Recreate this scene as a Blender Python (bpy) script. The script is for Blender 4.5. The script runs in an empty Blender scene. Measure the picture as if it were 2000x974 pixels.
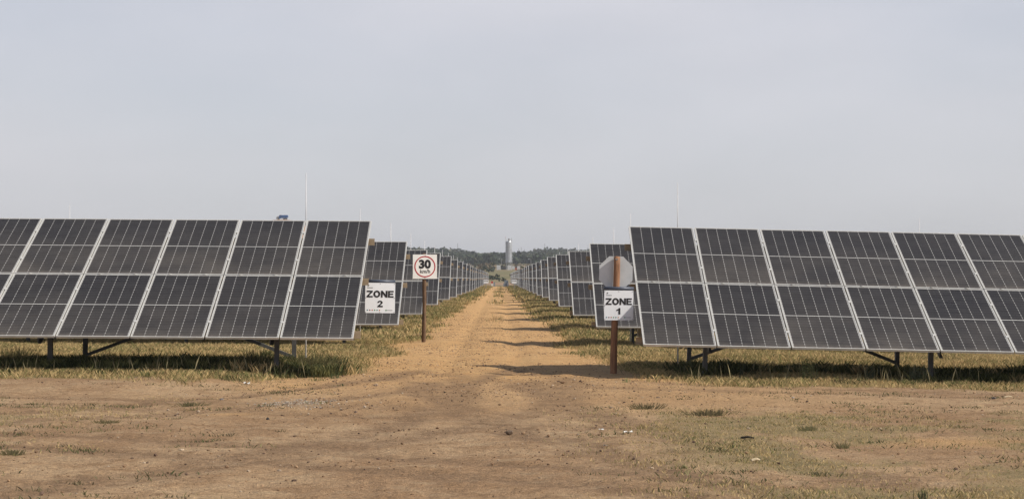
import bpy, bmesh, math, random
import numpy as np
from mathutils import Vector, Matrix

# ------------------------------------------------------------------ camera, world, sun, exposure
S = bpy.context.scene
COL = S.collection
random.seed(7)
RNG = np.random.default_rng(11)
CAMZ = 1.55
FPX = 70.0 / 36.0 * 2000.0
X0, Y0 = 976.0, 545.0            # where the track's direction and the horizon lie in the 2000 px photograph

cam_d = bpy.data.cameras.new('camera')
cam_d.lens = 70; cam_d.sensor_width = 36
cam_d.clip_start = 0.5; cam_d.clip_end = 12000
cam_d.dof.use_dof = True; cam_d.dof.focus_distance = 40; cam_d.dof.aperture_fstop = 16
cam = bpy.data.objects.new('camera', cam_d); COL.objects.link(cam)
cam.location = (0, 0, CAMZ)
cam.rotation_euler = (math.radians(90) + math.atan(58 / FPX), 0, -math.atan(24 / FPX))
S.camera = cam

SUN_DIR = Vector((1.15, -0.36, 1.0)).normalized()      # towards the sun
EL = math.asin(SUN_DIR.z)
AZ = math.atan2(SUN_DIR.x, SUN_DIR.y)
w = bpy.data.worlds.new('World'); S.world = w; w.use_nodes = True
nt = w.node_tree; nt.nodes.clear()
sky = nt.nodes.new('ShaderNodeTexSky'); sky.sky_type = 'NISHITA'; sky.sun_disc = False
sky.sun_elevation = EL; sky.sun_rotation = AZ
sky.air_density = 1.0; sky.dust_density = 4.0; sky.ozone_density = 2.0; sky.altitude = 1500
tc = nt.nodes.new('ShaderNodeTexCoord')
mp = nt.nodes.new('ShaderNodeMapping'); mp.inputs['Scale'].default_value = (1, 1, 3.0)
nz = nt.nodes.new('ShaderNodeTexNoise'); nz.inputs['Scale'].default_value = 3.2; nz.inputs['Detail'].default_value = 6; nz.inputs['Roughness'].default_value = .5
rmp = nt.nodes.new('ShaderNodeMapRange'); rmp.inputs[1].default_value = .35; rmp.inputs[2].default_value = .75; rmp.inputs[3].default_value = 0.72; rmp.inputs[4].default_value = .95
veil = nt.nodes.new('ShaderNodeRGB'); veil.outputs[0].default_value = (7.1, 7.02, 7.3, 1)   # thin high cloud and dust veil
mx = nt.nodes.new('ShaderNodeMix'); mx.data_type = 'RGBA'
bg = nt.nodes.new('ShaderNodeBackground'); bg.inputs['Strength'].default_value = 0.1
out = nt.nodes.new('ShaderNodeOutputWorld')
L = nt.links.new
L(tc.outputs['Generated'], mp.inputs[0]); L(mp.outputs[0], nz.inputs[0]); L(nz.outputs[0], rmp.inputs[0])
# the veil is thickest towards the horizon and thins out towards the zenith
vm = nt.nodes.new('ShaderNodeVectorMath'); vm.operation = 'NORMALIZE'; L(tc.outputs['Generated'], vm.inputs[0])
sz = nt.nodes.new('ShaderNodeSeparateXYZ'); L(vm.outputs[0], sz.inputs[0])
el = nt.nodes.new('ShaderNodeMapRange'); el.interpolation_type = 'SMOOTHSTEP'
el.inputs[1].default_value = .08; el.inputs[2].default_value = .75; el.inputs[3].default_value = 1.0; el.inputs[4].default_value = .12
L(sz.outputs[2], el.inputs[0])
mu = nt.nodes.new('ShaderNodeMath'); mu.operation = 'MULTIPLY'; L(rmp.outputs[0], mu.inputs[0]); L(el.outputs[0], mu.inputs[1])
L(mu.outputs[0], mx.inputs[0])
veil2 = nt.nodes.new('ShaderNodeRGB'); veil2.outputs[0].default_value = (7.15, 7.15, 7.75, 1)   # bluer a little higher up
vg = nt.nodes.new('ShaderNodeMapRange'); vg.inputs[1].default_value = .02; vg.inputs[2].default_value = .17; L(sz.outputs[2], vg.inputs[0])
vmx = nt.nodes.new('ShaderNodeMix'); vmx.data_type = 'RGBA'; L(vg.outputs[0], vmx.inputs[0]); L(veil.outputs[0], vmx.inputs[6]); L(veil2.outputs[0], vmx.inputs[7])
# faint high cloud streaks
mp2 = nt.nodes.new('ShaderNodeMapping'); mp2.inputs['Scale'].default_value = (1, 1, 2.6); mp2.inputs['Location'].default_value = (.35, 0, .2); L(tc.outputs['Generated'], mp2.inputs[0])
nz2 = nt.nodes.new('ShaderNodeTexNoise'); nz2.inputs['Scale'].default_value = 7; nz2.inputs['Detail'].default_value = 7; nz2.inputs['Roughness'].default_value = .55; nz2.inputs['Distortion'].default_value = .4; L(mp2.outputs[0], nz2.inputs[0])
cr = nt.nodes.new('ShaderNodeMapRange'); cr.inputs[1].default_value = .35; cr.inputs[2].default_value = .72; cr.inputs[3].default_value = .985; cr.inputs[4].default_value = 1.04; L(nz2.outputs[0], cr.inputs[0])
vs_ = nt.nodes.new('ShaderNodeVectorMath'); vs_.operation = 'SCALE'; L(vmx.outputs[2], vs_.inputs[0]); L(cr.outputs[0], vs_.inputs['Scale'])
L(vs_.outputs[0], mx.inputs[7]); L(sky.outputs[0], mx.inputs[6])
L(mx.outputs[2], bg.inputs[0]); L(bg.outputs[0], out.inputs[0])

sd = bpy.data.lights.new('sun', 'SUN'); sd.energy = 5.0; sd.angle = math.radians(0.6); sd.color = (1.0, .92, .79)
sun = bpy.data.objects.new('sun', sd); COL.objects.link(sun)
sun.rotation_euler = SUN_DIR.to_track_quat('Z', 'Y').to_euler()
sun.location = (60, -10, 60)

S.view_settings.view_transform = 'Standard'; S.view_settings.look = 'None'
S.view_settings.exposure = 0.0; S.view_settings.gamma = 1; S.view_settings.use_curve_mapping = False
S.render.resolution_x = 1024; S.render.resolution_y = 498

# ------------------------------------------------------------------ helpers
def link(o, parent=None):
    COL.objects.link(o)
    if parent is not None: o.parent = parent
    return o
def tag(o, label=None, cat=None, group=None, kind=None):
    if label: o['label'] = label
    if cat: o['category'] = cat
    if group: o['group'] = group
    if kind: o['kind'] = kind
    return o
def empty(name, loc, label, cat, group=None, rz=0):
    o = bpy.data.objects.new(name, None); o.empty_display_size = .3
    o.location = loc; o.rotation_euler = (0, 0, rz); link(o)
    return tag(o, label, cat, group)

class MB:
    """collects shapes into ONE mesh"""
    def __init__(s): s.v = []; s.f = []; s.m = []
    def add(s, vs, fs, mi=0):
        b = len(s.v); s.v += [tuple(v) for v in vs]
        s.f += [tuple(b + i for i in f) for f in fs]; s.m += [mi] * len(fs)
        return s
    def box(s, c, d, rot=None, mi=0):
        x, y, z = (q / 2 for q in d); R = rot or Matrix.Identity(3); c = Vector(c)
        vs = [c + R @ Vector((sx * x, sy * y, sz * z)) for sx in (-1, 1) for sy in (-1, 1) for sz in (-1, 1)]
        return s.add(vs, [(0,1,3,2),(4,6,7,5),(0,4,5,1),(2,3,7,6),(0,2,6,4),(1,5,7,3)], mi)
    def tube(s, p, q, r0, r1=None, n=10, mi=0, caps=True):
        p = Vector(p); q = Vector(q); r1 = r0 if r1 is None else r1
        a = (q - p).normalized(); u = a.orthogonal().normalized(); w_ = a.cross(u)
        vs = []
        for c, r in ((p, r0), (q, r1)):
            for k in range(n):
                t = 2 * math.pi * k / n; vs.append(c + r * (math.cos(t) * u + math.sin(t) * w_))
        fs = [(k, (k + 1) % n, n + (k + 1) % n, n + k) for k in range(n)]
        if caps: fs += [tuple(range(n - 1, -1, -1)), tuple(range(n, 2 * n))]
        return s.add(vs, fs, mi)
    def bar(s, p, q, wd, ht, mi=0):
        p = Vector(p); q = Vector(q); a = q - p
        R = a.to_track_quat('Y', 'Z').to_matrix()
        return s.box((p + q) / 2, (wd, a.length, ht), R, mi)
    def mesh(s, name, mats, smooth=False):
        me = bpy.data.meshes.new(name); me.from_pydata(s.v, [], s.f)
        for m in (mats if isinstance(mats, (list, tuple)) else [mats]): me.materials.append(m)
        me.polygons.foreach_set('material_index', s.m)
        if smooth: me.polygons.foreach_set('use_smooth', [True] * len(s.f))
        me.update(); return me
    def build(s, name, mats, parent=None, smooth=False):
        return link(bpy.data.objects.new(name, s.mesh(name, mats, smooth)), parent)

def inst(name, me, parent, loc=(0,0,0), rot=(0,0,0)):
    o = bpy.data.objects.new(name, me); o.location = loc; o.rotation_euler = rot
    return link(o, parent)

def np_mesh(name, V, F, mats, attrs=None, smooth=False, matidx=None):
    """V (n,3), F (m,k) int"""
    me = bpy.data.meshes.new(name)
    n, m, k = len(V), len(F), F.shape[1]
    me.vertices.add(n); me.vertices.foreach_set('co', np.ascontiguousarray(V, dtype=np.float32).ravel())
    me.loops.add(m * k); me.loops.foreach_set('vertex_index', np.ascontiguousarray(F, dtype=np.int32).ravel())
    me.polygons.add(m); me.polygons.foreach_set('loop_start', np.arange(0, m * k, k, dtype=np.int32))
    me.polygons.foreach_set('use_smooth', np.full(m, smooth))
    for mt in (mats if isinstance(mats, (list, tuple)) else [mats]): me.materials.append(mt)
    me.update(calc_edges=True)
    if attrs:
        for an, a in attrs.items():
            if a.ndim == 1:
                t = me.attributes.new(an, 'FLOAT', 'POINT'); t.data.foreach_set('value', a.astype(np.float32))
            else:
                t = me.attributes.new(an, 'FLOAT_COLOR', 'POINT')
                c = np.ones((len(a), 4), np.float32); c[:, :3] = a; t.data.foreach_set('color', c.ravel())
    me.validate()
    return me

def sm(a, b, x):
    t = np.clip((x - a) / (b - a), 0, 1); return t * t * (3 - 2 * t)
_P = np.random.default_rng(3).random((256, 256))
def vn(x, y):
    x = np.asarray(x, float); y = np.asarray(y, float)
    xi = np.floor(x).astype(int); yi = np.floor(y).astype(int); fx = x - xi; fy = y - yi
    fx = fx * fx * (3 - 2 * fx); fy = fy * fy * (3 - 2 * fy)
    a = _P[xi & 255, yi & 255]; b = _P[(xi + 1) & 255, yi & 255]; c = _P[xi & 255, (yi + 1) & 255]; d = _P[(xi + 1) & 255, (yi + 1) & 255]
    return (a * (1 - fx) + b * fx) * (1 - fy) + (c * (1 - fx) + d * fx) * fy
def fbm(x, y, o=4, s=0):
    r = 0; a = .5
    for i in range(o):
        r = r + a * vn(x * 2 ** i + 17.3 * (i + s), y * 2 ** i + 9.1 * (i + 2 * s)); a *= .5
    return r / (1 - .5 ** o)          # 0..1

def px(x, y, Y):                      # a photograph pixel at distance Y -> world point
    return Vector(((x - X0) * Y / FPX, Y, CAMZ - (y - Y0) * Y / FPX))

# ------------------------------------------------------------------ materials
def mat(name, col=(.5,.5,.5), rough=.6, metal=0., spec=.5, coat=0.):
    m = bpy.data.materials.new(name); m.use_nodes = True
    b = m.node_tree.nodes['Principled BSDF']
    b.inputs['Base Color'].default_value = (*col, 1); b.inputs['Roughness'].default_value = rough
    b.inputs['Metallic'].default_value = metal; b.inputs['Specular IOR Level'].default_value = spec
    b.inputs['Coat Weight'].default_value = coat
    return m
class NT:
    def __init__(s, m): s.t = m.node_tree; s.b = s.t.nodes['Principled BSDF']
    def n(s, ty, **kw):
        q = s.t.nodes.new(ty)
        for k, v in kw.items():
            if k.startswith('i_'): q.inputs[int(k[2:])].default_value = v
            else: setattr(q, k, v)
        return q
    def l(s, a, b): s.t.links.new(a, b)
    def math(s, op, a, b=None, c=None, clamp=False):
        q = s.t.nodes.new('ShaderNodeMath'); q.operation = op; q.use_clamp = clamp
        for i, v in enumerate((a, b, c)):
            if v is None: continue
            if isinstance(v, (int, float)): q.inputs[i].default_value = v
            else: s.l(v, q.inputs[i])
        return q.outputs[0]
    def mixc(s, f, a, b, blend='MIX'):
        q = s.t.nodes.new('ShaderNodeMix'); q.data_type = 'RGBA'; q.blend_type = blend
        for i, v in ((0, f), (6, a), (7, b)):
            if isinstance(v, (int, float)): q.inputs[i].default_value = v
            elif isinstance(v, tuple): q.inputs[i].default_value = (*v, 1)
            else: s.l(v, q.inputs[i])
        return q.outputs[2]
    def noise(s, vec, scale, detail=4, rough=.55, dist=0.):
        q = s.t.nodes.new('ShaderNodeTexNoise'); q.inputs['Scale'].default_value = scale
        q.inputs['Detail'].default_value = detail; q.inputs['Roughness'].default_value = rough; q.inputs['Distortion'].default_value = dist
        if vec is not None: s.l(vec, q.inputs['Vector'])
        return q.outputs[0]
    def rng(s, v, a, b, c=0., d=1.):
        q = s.t.nodes.new('ShaderNodeMapRange'); q.inputs[1].default_value = a; q.inputs[2].default_value = b
        q.inputs[3].default_value = c; q.inputs[4].default_value = d; s.l(v, q.inputs[0]); return q.outputs[0]
    def bump(s, h, strength=.5, dist=.02):
        q = s.t.nodes.new('ShaderNodeBump'); q.inputs['Strength'].default_value = strength; q.inputs['Distance'].default_value = dist
        s.l(h, q.inputs['Height']); s.l(q.outputs[0], s.b.inputs['Normal'])

def noisy(name, c1, c2, scale=6, rough=.7, metal=0., bump=.2, bd=.005, stretch=None, spec=.5):
    m = mat(name, c1, rough, metal, spec); t = NT(m)
    co = t.n('ShaderNodeTexCoord').outputs['Object']
    if stretch:
        mpn = t.n('ShaderNodeMapping'); mpn.inputs['Scale'].default_value = stretch; t.l(co, mpn.inputs[0]); co = mpn.outputs[0]
    n_ = t.noise(co, scale, 5, .6)
    t.l(t.mixc(t.rng(n_, .3, .7), c1, c2), t.b.inputs['Base Color'])
    if bump: t.bump(n_, bump, bd)
    return m

M = {}
M['alu'] = noisy('anodised_aluminium_frame', (.66, .66, .64), (.52, .51, .48), 5, .5, .2, 0)
M['purlin'] = noisy('galvanised_purlin_dusty', (.42, .34, .24), (.30, .23, .15), 8, .65, .2, .1)
M['steel'] = noisy('galvanised_steel', (.34, .34, .34), (.22, .22, .22), 7, .55, .5, .1)
M['leg'] = noisy('shade_darkened_steel', (.15, .15, .15), (.09, .09, .09), 7, .6, .3, .1)  # galvanised legs, rafters and braces, colour darkened for the shade under the tables
M['rod'] = noisy('white_mast', (.62, .62, .63), (.52, .52, .53), 9, .5, .1, 0)
M['wood'] = noisy('creosoted_pole', (.20, .115, .06), (.065, .038, .022), 9, .8, 0, .5, .01, (3, 3, .35))
M['wood_dark'] = noisy('red_brown_pole', (.34, .17, .085), (.14, .07, .038), 9, .8, 0, .5, .01, (3, 3, .35))
M['board'] = noisy('white_sign_board', (.83, .86, .90), (.77, .80, .84), 7, .45, 0, 0)
M['board_warm'] = noisy('cream_sign_board', (.86, .87, .86), (.80, .80, .78), 6, .45, 0, 0)
M['black'] = mat('black_print', (.012, .012, .014), .5)
M['red'] = mat('red_print', (.42, .010, .018), .45)
M['tube'] = noisy('blue_grey_tube', (.09, .11, .15), (.06, .07, .10), 9, .45, .2, 0)
M['sheet'] = noisy('bare_sheet_metal', (.60, .63, .65), (.50, .53, .55), 5, .5, .2, 0)

# photovoltaic glass
def pv():
    m = mat('photovoltaic_glass', (.02, .02, .025), .22, 0, .5, 0); t = NT(m)
    co = t.n('ShaderNodeTexCoord').outputs['Object']
    sp = t.n('ShaderNodeSeparateXYZ'); t.l(co, sp.inputs[0]); X, Y = sp.outputs[0], sp.outputs[1]
    oi = t.n('ShaderNodeObjectInfo').outputs['Random']
    cw, chh = 1.074 / 6, 2.218 / 24
    def dist_line(v, period, off=0.):          # distance to the nearest line of a period, in metres
        a = t.math('ADD', v, off + 40 * period)
        a = t.math('MODULO', a, period)
        b = t.math('SUBTRACT', period, a)
        return t.math('MINIMUM', a, b)
    dx = dist_line(X, cw)                      # lines at multiples of cw (cell columns)
    dy = dist_line(Y, chh)
    gapx = t.math('LESS_THAN', dx, .0030)
    corner = t.math('LESS_THAN', t.math('ADD', dx, t.math('MULTIPLY', dy, .8)), .0100)   # chamfered cell corners
    # half-cells: chamfers only at every second joint
    dy2 = dist_line(Y, 2 * chh)
    corner = t.math('MULTIPLY', corner, 1.0)
    gapy = t.math('LESS_THAN', dy, .0012)
    mid = t.math('LESS_THAN', t.math('ABSOLUTE', Y), .0075)
    edge = t.math('MAXIMUM', t.math('GREATER_THAN', t.math('ABSOLUTE', X), .537), t.math('GREATER_THAN', t.math('ABSOLUTE', Y), 1.109))
    white = t.math('MAXIMUM', t.math('MAXIMUM', t.math('MULTIPLY', gapx, .36), t.math('MULTIPLY', corner, .7)), t.math('MAXIMUM', mid, t.math('MULTIPLY', edge, .6)))
    white = t.math('MAXIMUM', white, t.math('MULTIPLY', gapy, .25))
    bus = t.math('MULTIPLY', t.math('LESS_THAN', dist_line(X, cw / 10, cw / 20), .0005), .10)
    white = t.math('MAXIMUM', white, bus)
    # slight cell to cell tone
    wn = t.n('ShaderNodeTexWhiteNoise', noise_dimensions='3D')
    cmb = t.n('ShaderNodeCombineXYZ')
    t.l(t.math('FLOOR', t.math('DIVIDE', X, cw)), cmb.inputs[0]); t.l(t.math('FLOOR', t.math('DIVIDE', Y, chh)), cmb.inputs[1]); t.l(t.math('MULTIPLY', oi, 50), cmb.inputs[2])
    t.l(cmb.outputs[0], wn.inputs[0])
    cell = t.mixc(wn.outputs[0], (.011, .010, .011), (.020, .019, .020))
    col = t.mixc(white, cell, (.62, .62, .60))
    # dust: fine film everywhere, thicker towards each lower edge, streaky
    geo = t.n('ShaderNodeNewGeometry').outputs['Position']
    n1 = t.noise(geo, 1.1, 5, .55); n2 = t.noise(geo, 14, 4, .6)
    low = t.rng(Y, 1.1, -1.12, 0., 1.)
    low = t.math('POWER', low, 1.7)
    d = t.math('ADD', t.math('MULTIPLY', low, t.rng(n1, .35, .65, .045, .14)), t.rng(n1, .35, .75, .030, .06))
    d = t.math('ADD', d, t.math('MULTIPLY', t.rng(Y, -1.0, -1.11), t.rng(n2, .3, .7, .03, .14)))
    d = t.math('MULTIPLY', d, t.rng(n2, .2, .8, .85, 1.15))
    d = t.math('MULTIPLY', d, t.math('MULTIPLY_ADD', oi, .4, .8), clamp=True)
    col = t.mixc(d, col, (.37, .325, .275))
    t.l(col, t.b.inputs['Base Color'])
    t.l(t.rng(d, 0, .3, .25, .5), t.b.inputs['Roughness'])
    t.b.inputs['Specular IOR Level'].default_value = .17
    return m
M['pv'] = pv()

# ground
def ground_mat():
    m = mat('dirt_ground', (.3, .2, .12), .95, 0, .2); t = NT(m)
    P = t.n('ShaderNodeNewGeometry').outputs['Position']
    def at(n): return t.n('ShaderNodeAttribute', attribute_name=n).outputs['Fac']
    gr, orr, tr, gv = at('grassy'), at('orange'), at('track'), at('gravel')
    nL = t.noise(P, .35, 5, .6, .4); nM = t.noise(P, 2.3, 6, .65, .3); nS = t.noise(P, 17, 5, .7); nF = t.noise(P, 70, 3, .7)
    base = t.mixc(t.rng(nL, .4, .6), (.372, .236, .130), (.495, .338, .196))
    base = t.mixc(t.math('MULTIPLY', t.rng(nM, .48, .66), .8), base, (.29, .175, .090))
    base = t.mixc(t.math('MULTIPLY', t.rng(nM, .46, .3), .7), base, (.47, .345, .21))
    org = t.mixc(t.rng(nM, .35, .65), (.56, .325, .140), (.67, .43, .205))
    org = t.mixc(t.math('MULTIPLY', t.rng(nS, .5, .75), .5), org, (.44, .24, .10))
    o2 = t.math('MULTIPLY', orr, t.rng(nL, .2, .6, .75, 1.1), clamp=True)
    c = t.mixc(o2, base, org)
    c = t.mixc(t.math('MULTIPLY', tr, t.rng(nM, .3, .6, .4, .95)), c, (.235, .148, .084))
    straw = t.mixc(t.rng(nS, .35, .65), (.40, .30, .155), (.25, .195, .095))
    straw = t.mixc(t.math('MULTIPLY', t.rng(nM, .5, .64), .5), straw, (.16, .15, .065))
    g2 = t.math('MULTIPLY', gr, 1., clamp=True)
    g3 = t.rng(t.math('ADD', g2, t.math('MULTIPLY', t.math('SUBTRACT', nS, .5), 1.1)), .3, .75)
    c = t.mixc(g3, c, straw)
    vor = t.n('ShaderNodeTexVoronoi', feature='F1'); vor.inputs['Scale'].default_value = 9; t.l(P, vor.inputs['Vector'])
    peb = t.math('MULTIPLY', t.rng(vor.outputs['Distance'], .16, .11), t.math('GREATER_THAN', t.n('ShaderNodeSeparateColor').outputs[0], 2))
    sc = t.n('ShaderNodeSeparateColor'); t.l(vor.outputs['Color'], sc.inputs[0])
    peb = t.math('MULTIPLY', t.rng(vor.outputs['Distance'], .17, .1), t.math('GREATER_THAN', sc.outputs[0], .72))
    peb = t.math('MULTIPLY', peb, t.math('SUBTRACT', 1.0, g3, clamp=True))
    c = t.mixc(t.math('MULTIPLY', peb, .6), c, t.mixc(sc.outputs[1], (.20, .13, .09), (.5, .38, .27)))
    c = t.mixc(t.math('MULTIPLY', gv, t.rng(nS, .4, .6)), c, (.50, .42, .33))
    c = t.mixc(1., c, t.mixc(t.rng(nF, .3, .7), (.58, .58, .58), (1.30, 1.30, 1.30)), 'MULTIPLY')
    c = t.mixc(1., c, t.mixc(t.rng(nS, .3, .7), (.64, .64, .64), (1.22, 1.22, 1.22)), 'MULTIPLY')
    # far land
    far = at('far'); green = at('green'); red = at('red')
    nF1 = t.noise(P, .02, 6, .6, .5)
    fc = t.mixc(t.rng(nF1, .4, .6), (.25, .195, .11), (.15, .14, .065))
    fc = t.mixc(green, fc, (.15, .14, .065)); fc = t.mixc(red, fc, (.33, .21, .14))
    c = t.mixc(far, c, fc)
    t.l(c, t.b.inputs['Base Color'])
    h = t.math('ADD', t.math('MULTIPLY', nS, .7), t.math('MULTIPLY', nF, .35))
    h = t.math('ADD', h, t.math('MULTIPLY', peb, .5)); h = t.math('ADD', h, nM)
    t.bump(h, 1.0, .05)
    return m
M['ground'] = ground_mat()

def attr_leaf(name, rough=.8, transl=.25):
    m = mat(name, (.1, .1, .05), rough, 0, .15); t = NT(m)
    a = t.n('ShaderNodeAttribute', attribute_name='tint'); c = a.outputs['Color']
    t.l(c, t.b.inputs['Base Color'])
    if transl:
        tr = t.n('ShaderNodeBsdfTranslucent'); t.l(c, tr.inputs[0]); mxs = t.n('ShaderNodeMixShader'); mxs.inputs[0].default_value = transl
        o = [q for q in t.t.nodes if q.type == 'OUTPUT_MATERIAL'][0]
        t.l(t.b.outputs[0], mxs.inputs[1]); t.l(tr.outputs[0], mxs.inputs[2]); t.l(mxs.outputs[0], o.inputs[0])
    return m
M['grass'] = attr_leaf('grass_blades'); M['leaf'] = attr_leaf('tree_leaves', .8, .15)
M['stone'] = attr_leaf('stones', .95, 0)

# ------------------------------------------------------------------ ground shape and zones
def seg_dist(x, y, pts):
    d = np.full(np.shape(x), 1e9)
    for (ax, ay), (bx, by) in zip(pts[:-1], pts[1:]):
        vx, vy = bx - ax, by - ay; L2 = vx * vx + vy * vy
        t_ = np.clip(((x - ax) * vx + (y - ay) * vy) / L2, 0, 1)
        d = np.minimum(d, np.hypot(x - ax - t_ * vx, y - ay - t_ * vy))
    return d
def arc(p0, p1, p2, n=14):
    r = []
    for i in range(n + 1):
        t_ = i / n; r.append(tuple((1 - t_) ** 2 * a + 2 * t_ * (1 - t_) * b + t_ * t_ * c for a, b, c in zip(p0, p1, p2)))
    return r
TRK = []                 # wheel tracks: (points, half width, strength)
for off in (-.75, .75):
    TRK.append((arc((-.6 + off, 34), (-1.2 + off, 23.5 - off), (-12, 17.5 - off)), .17, .8))
    TRK.append((arc((.1 + off, 31), (1.0 + off, 19 + off), (-6, 11.5 + off)), .2, .75))
    TRK.append((arc((-.4 + off, 30), (-.2 + off, 20 + off), (4.5, 10 + off)), .2, .8))
    TRK.append((arc((-.2 + off, 33), (.6 + off, 26.5 + off), (14, 26.2 + off)), .2, .55))
    TRK.append((arc((-14, 23.2 + off), (0, 18.5 + off), (3.5, 12 + off)), .18, .7))
    TRK.append((arc((-14, 26.4 + off), (-4, 26.6 + off), (1.5, 21 + off)), .2, .5))
def track_mask(x, y):
    r = np.zeros(np.shape(x)); near = (y < 36) & (np.abs(x) < 20)
    xs, ys = x[near], y[near]; a = np.zeros(xs.shape)
    wob = (fbm(xs * .7, ys * .7, 3, 9) - .5) * .5
    for pts, hw, st in TRK:
        d = seg_dist(xs + wob, ys + wob, pts); a = np.maximum(a, st * (1 - sm(hw * .5, hw * 2.2, d)))
    r[near] = a; return r
def road_edges(y):
    l = np.interp(y, [28, 31, 35, 42, 60, 118, 400], [-4.4, -3.1, -2.45, -2.2, -2.1, -2.05, -1.7])
    r = np.interp(y, [28, 31, 35, 42, 60, 118, 400], [3.2, 2.3, 1.95, 1.75, 1.6, 1.5, 1.7])
    return l, r
def height(x, y):
    x = np.asarray(x, float); y = np.asarray(y, float)
    l, r = road_edges(y)
    left = np.where(x < l, .07 * sm(0, 1.2, l - x) + .007 * (l - x), 0) * sm(26, 30, y)
    right = np.where(x > r, .05 * sm(0, .5, x - r) * sm(31, 40, y) - .018 * np.minimum(x - r, 30), 0) * sm(24, 30, y)
    dip = -.11 * np.exp(-((y - 54) / 11) ** 2) * sm(2, 4, np.abs(x)) + .14 * sm(90, 300, y)
    base = left + right + dip
    # two wheel ruts along the track
    c = (l + r) / 2
    rut = -.035 * (np.exp(-((x - c - .62) / .22) ** 2) + np.exp(-((x - c + .68) / .22) ** 2)) * sm(28, 40, y) * (1 - sm(250, 380, y))
    rough = ((fbm(x * 9.7, y * 9.7, 2, 4) - .5) * .022 * (1 - sm(30, 50, y)) + (fbm(x * .5, y * .5, 4, 1) - .5) * .07 + (fbm(x * 3.1, y * 3.1, 3, 2) - .5) * .03) * (1 - sm(60, 140, y))
    # land beyond the crest of the track
    far = np.interp(y, [0, 385, 430, 500, 600, 700, 800, 900, 1000, 1150, 1300, 1500, 1800, 2200, 2600, 3500, 9000],
                       [0, 0, -1.9, -2.1, -.6, .6, 2.6, 4.4, 6.1, 8.0, 9.8, 12.0, 18, 26.5, 27, 23, 15])
    far = far + (fbm(x / 90, y / 230, 4, 5) - .5) * np.interp(y, [0, 900, 1500, 2200], [0, 0, 4, 12])
    far = far - 5.5 * sm(1500, 2000, y) * np.exp(-((x + 8) / 42) ** 2)
    bx, by = -98.0, 900.0            # spoil heap carrying the truck
    d = np.hypot((x - bx) / 44, (y - by) / 50)
    heap = 29.35 * (1 - sm(.09, 1.0, d)) + np.where(d < 1, ((fbm(x / 9, y / 9, 4, 8) - .5) * 4.5 + (fbm(x / 2.5, y / 6, 3, 8) - .5) * 1.2) * sm(.3, .6, d), 0)
    hz = np.maximum(base + rut + rough + far, np.where(d < 1.0, heap - 1.0, -1e9))
    return hz
def H(x, y): return float(height(np.array([x]), np.array([y]))[0])

def grass_density(x, y):
    l, r = road_edges(y)
    n = fbm(x * .55, y * .4, 4, 4); n2 = fbm(x * 2.1, y * 1.3, 3, 6)
    edge = (n - .5) * 2.4
    front = 29.2 + (n2 - .5) * 2.6 + (fbm(x * .25, y * 0, 2, 3) - .5) * 1.2
    A = sm(-.25, .5, np.maximum(l - x, x - r) + edge * .6) * sm(-.4, .5, y - front)
    A = A * (.45 + .55 * sm(.3, .55, n2))
    # patchy turf in the right foreground and sparse bits on the left
    B = sm(.3, 2.4, x) * (1 - sm(22.6, 24.6, y + (n2 - .5) * 2)) * sm(.36, .60, n * .6 + n2 * .4) * .68
    C = sm(3.0, 6.0, -x) * (1 - sm(25.5, 28, y)) * sm(15, 18, y) * sm(.47, .66, n2 * .5 + n * .5) * .6
    D = np.exp(-((x - (l + r) / 2 - .15) / .28) ** 2) * sm(62, 110, y) * sm(.5, .62, fbm(x * .3, y * .12, 3, 12)) * .3
    return np.clip(np.maximum(np.maximum(A, B), np.maximum(C, D)), 0, 1)

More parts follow.
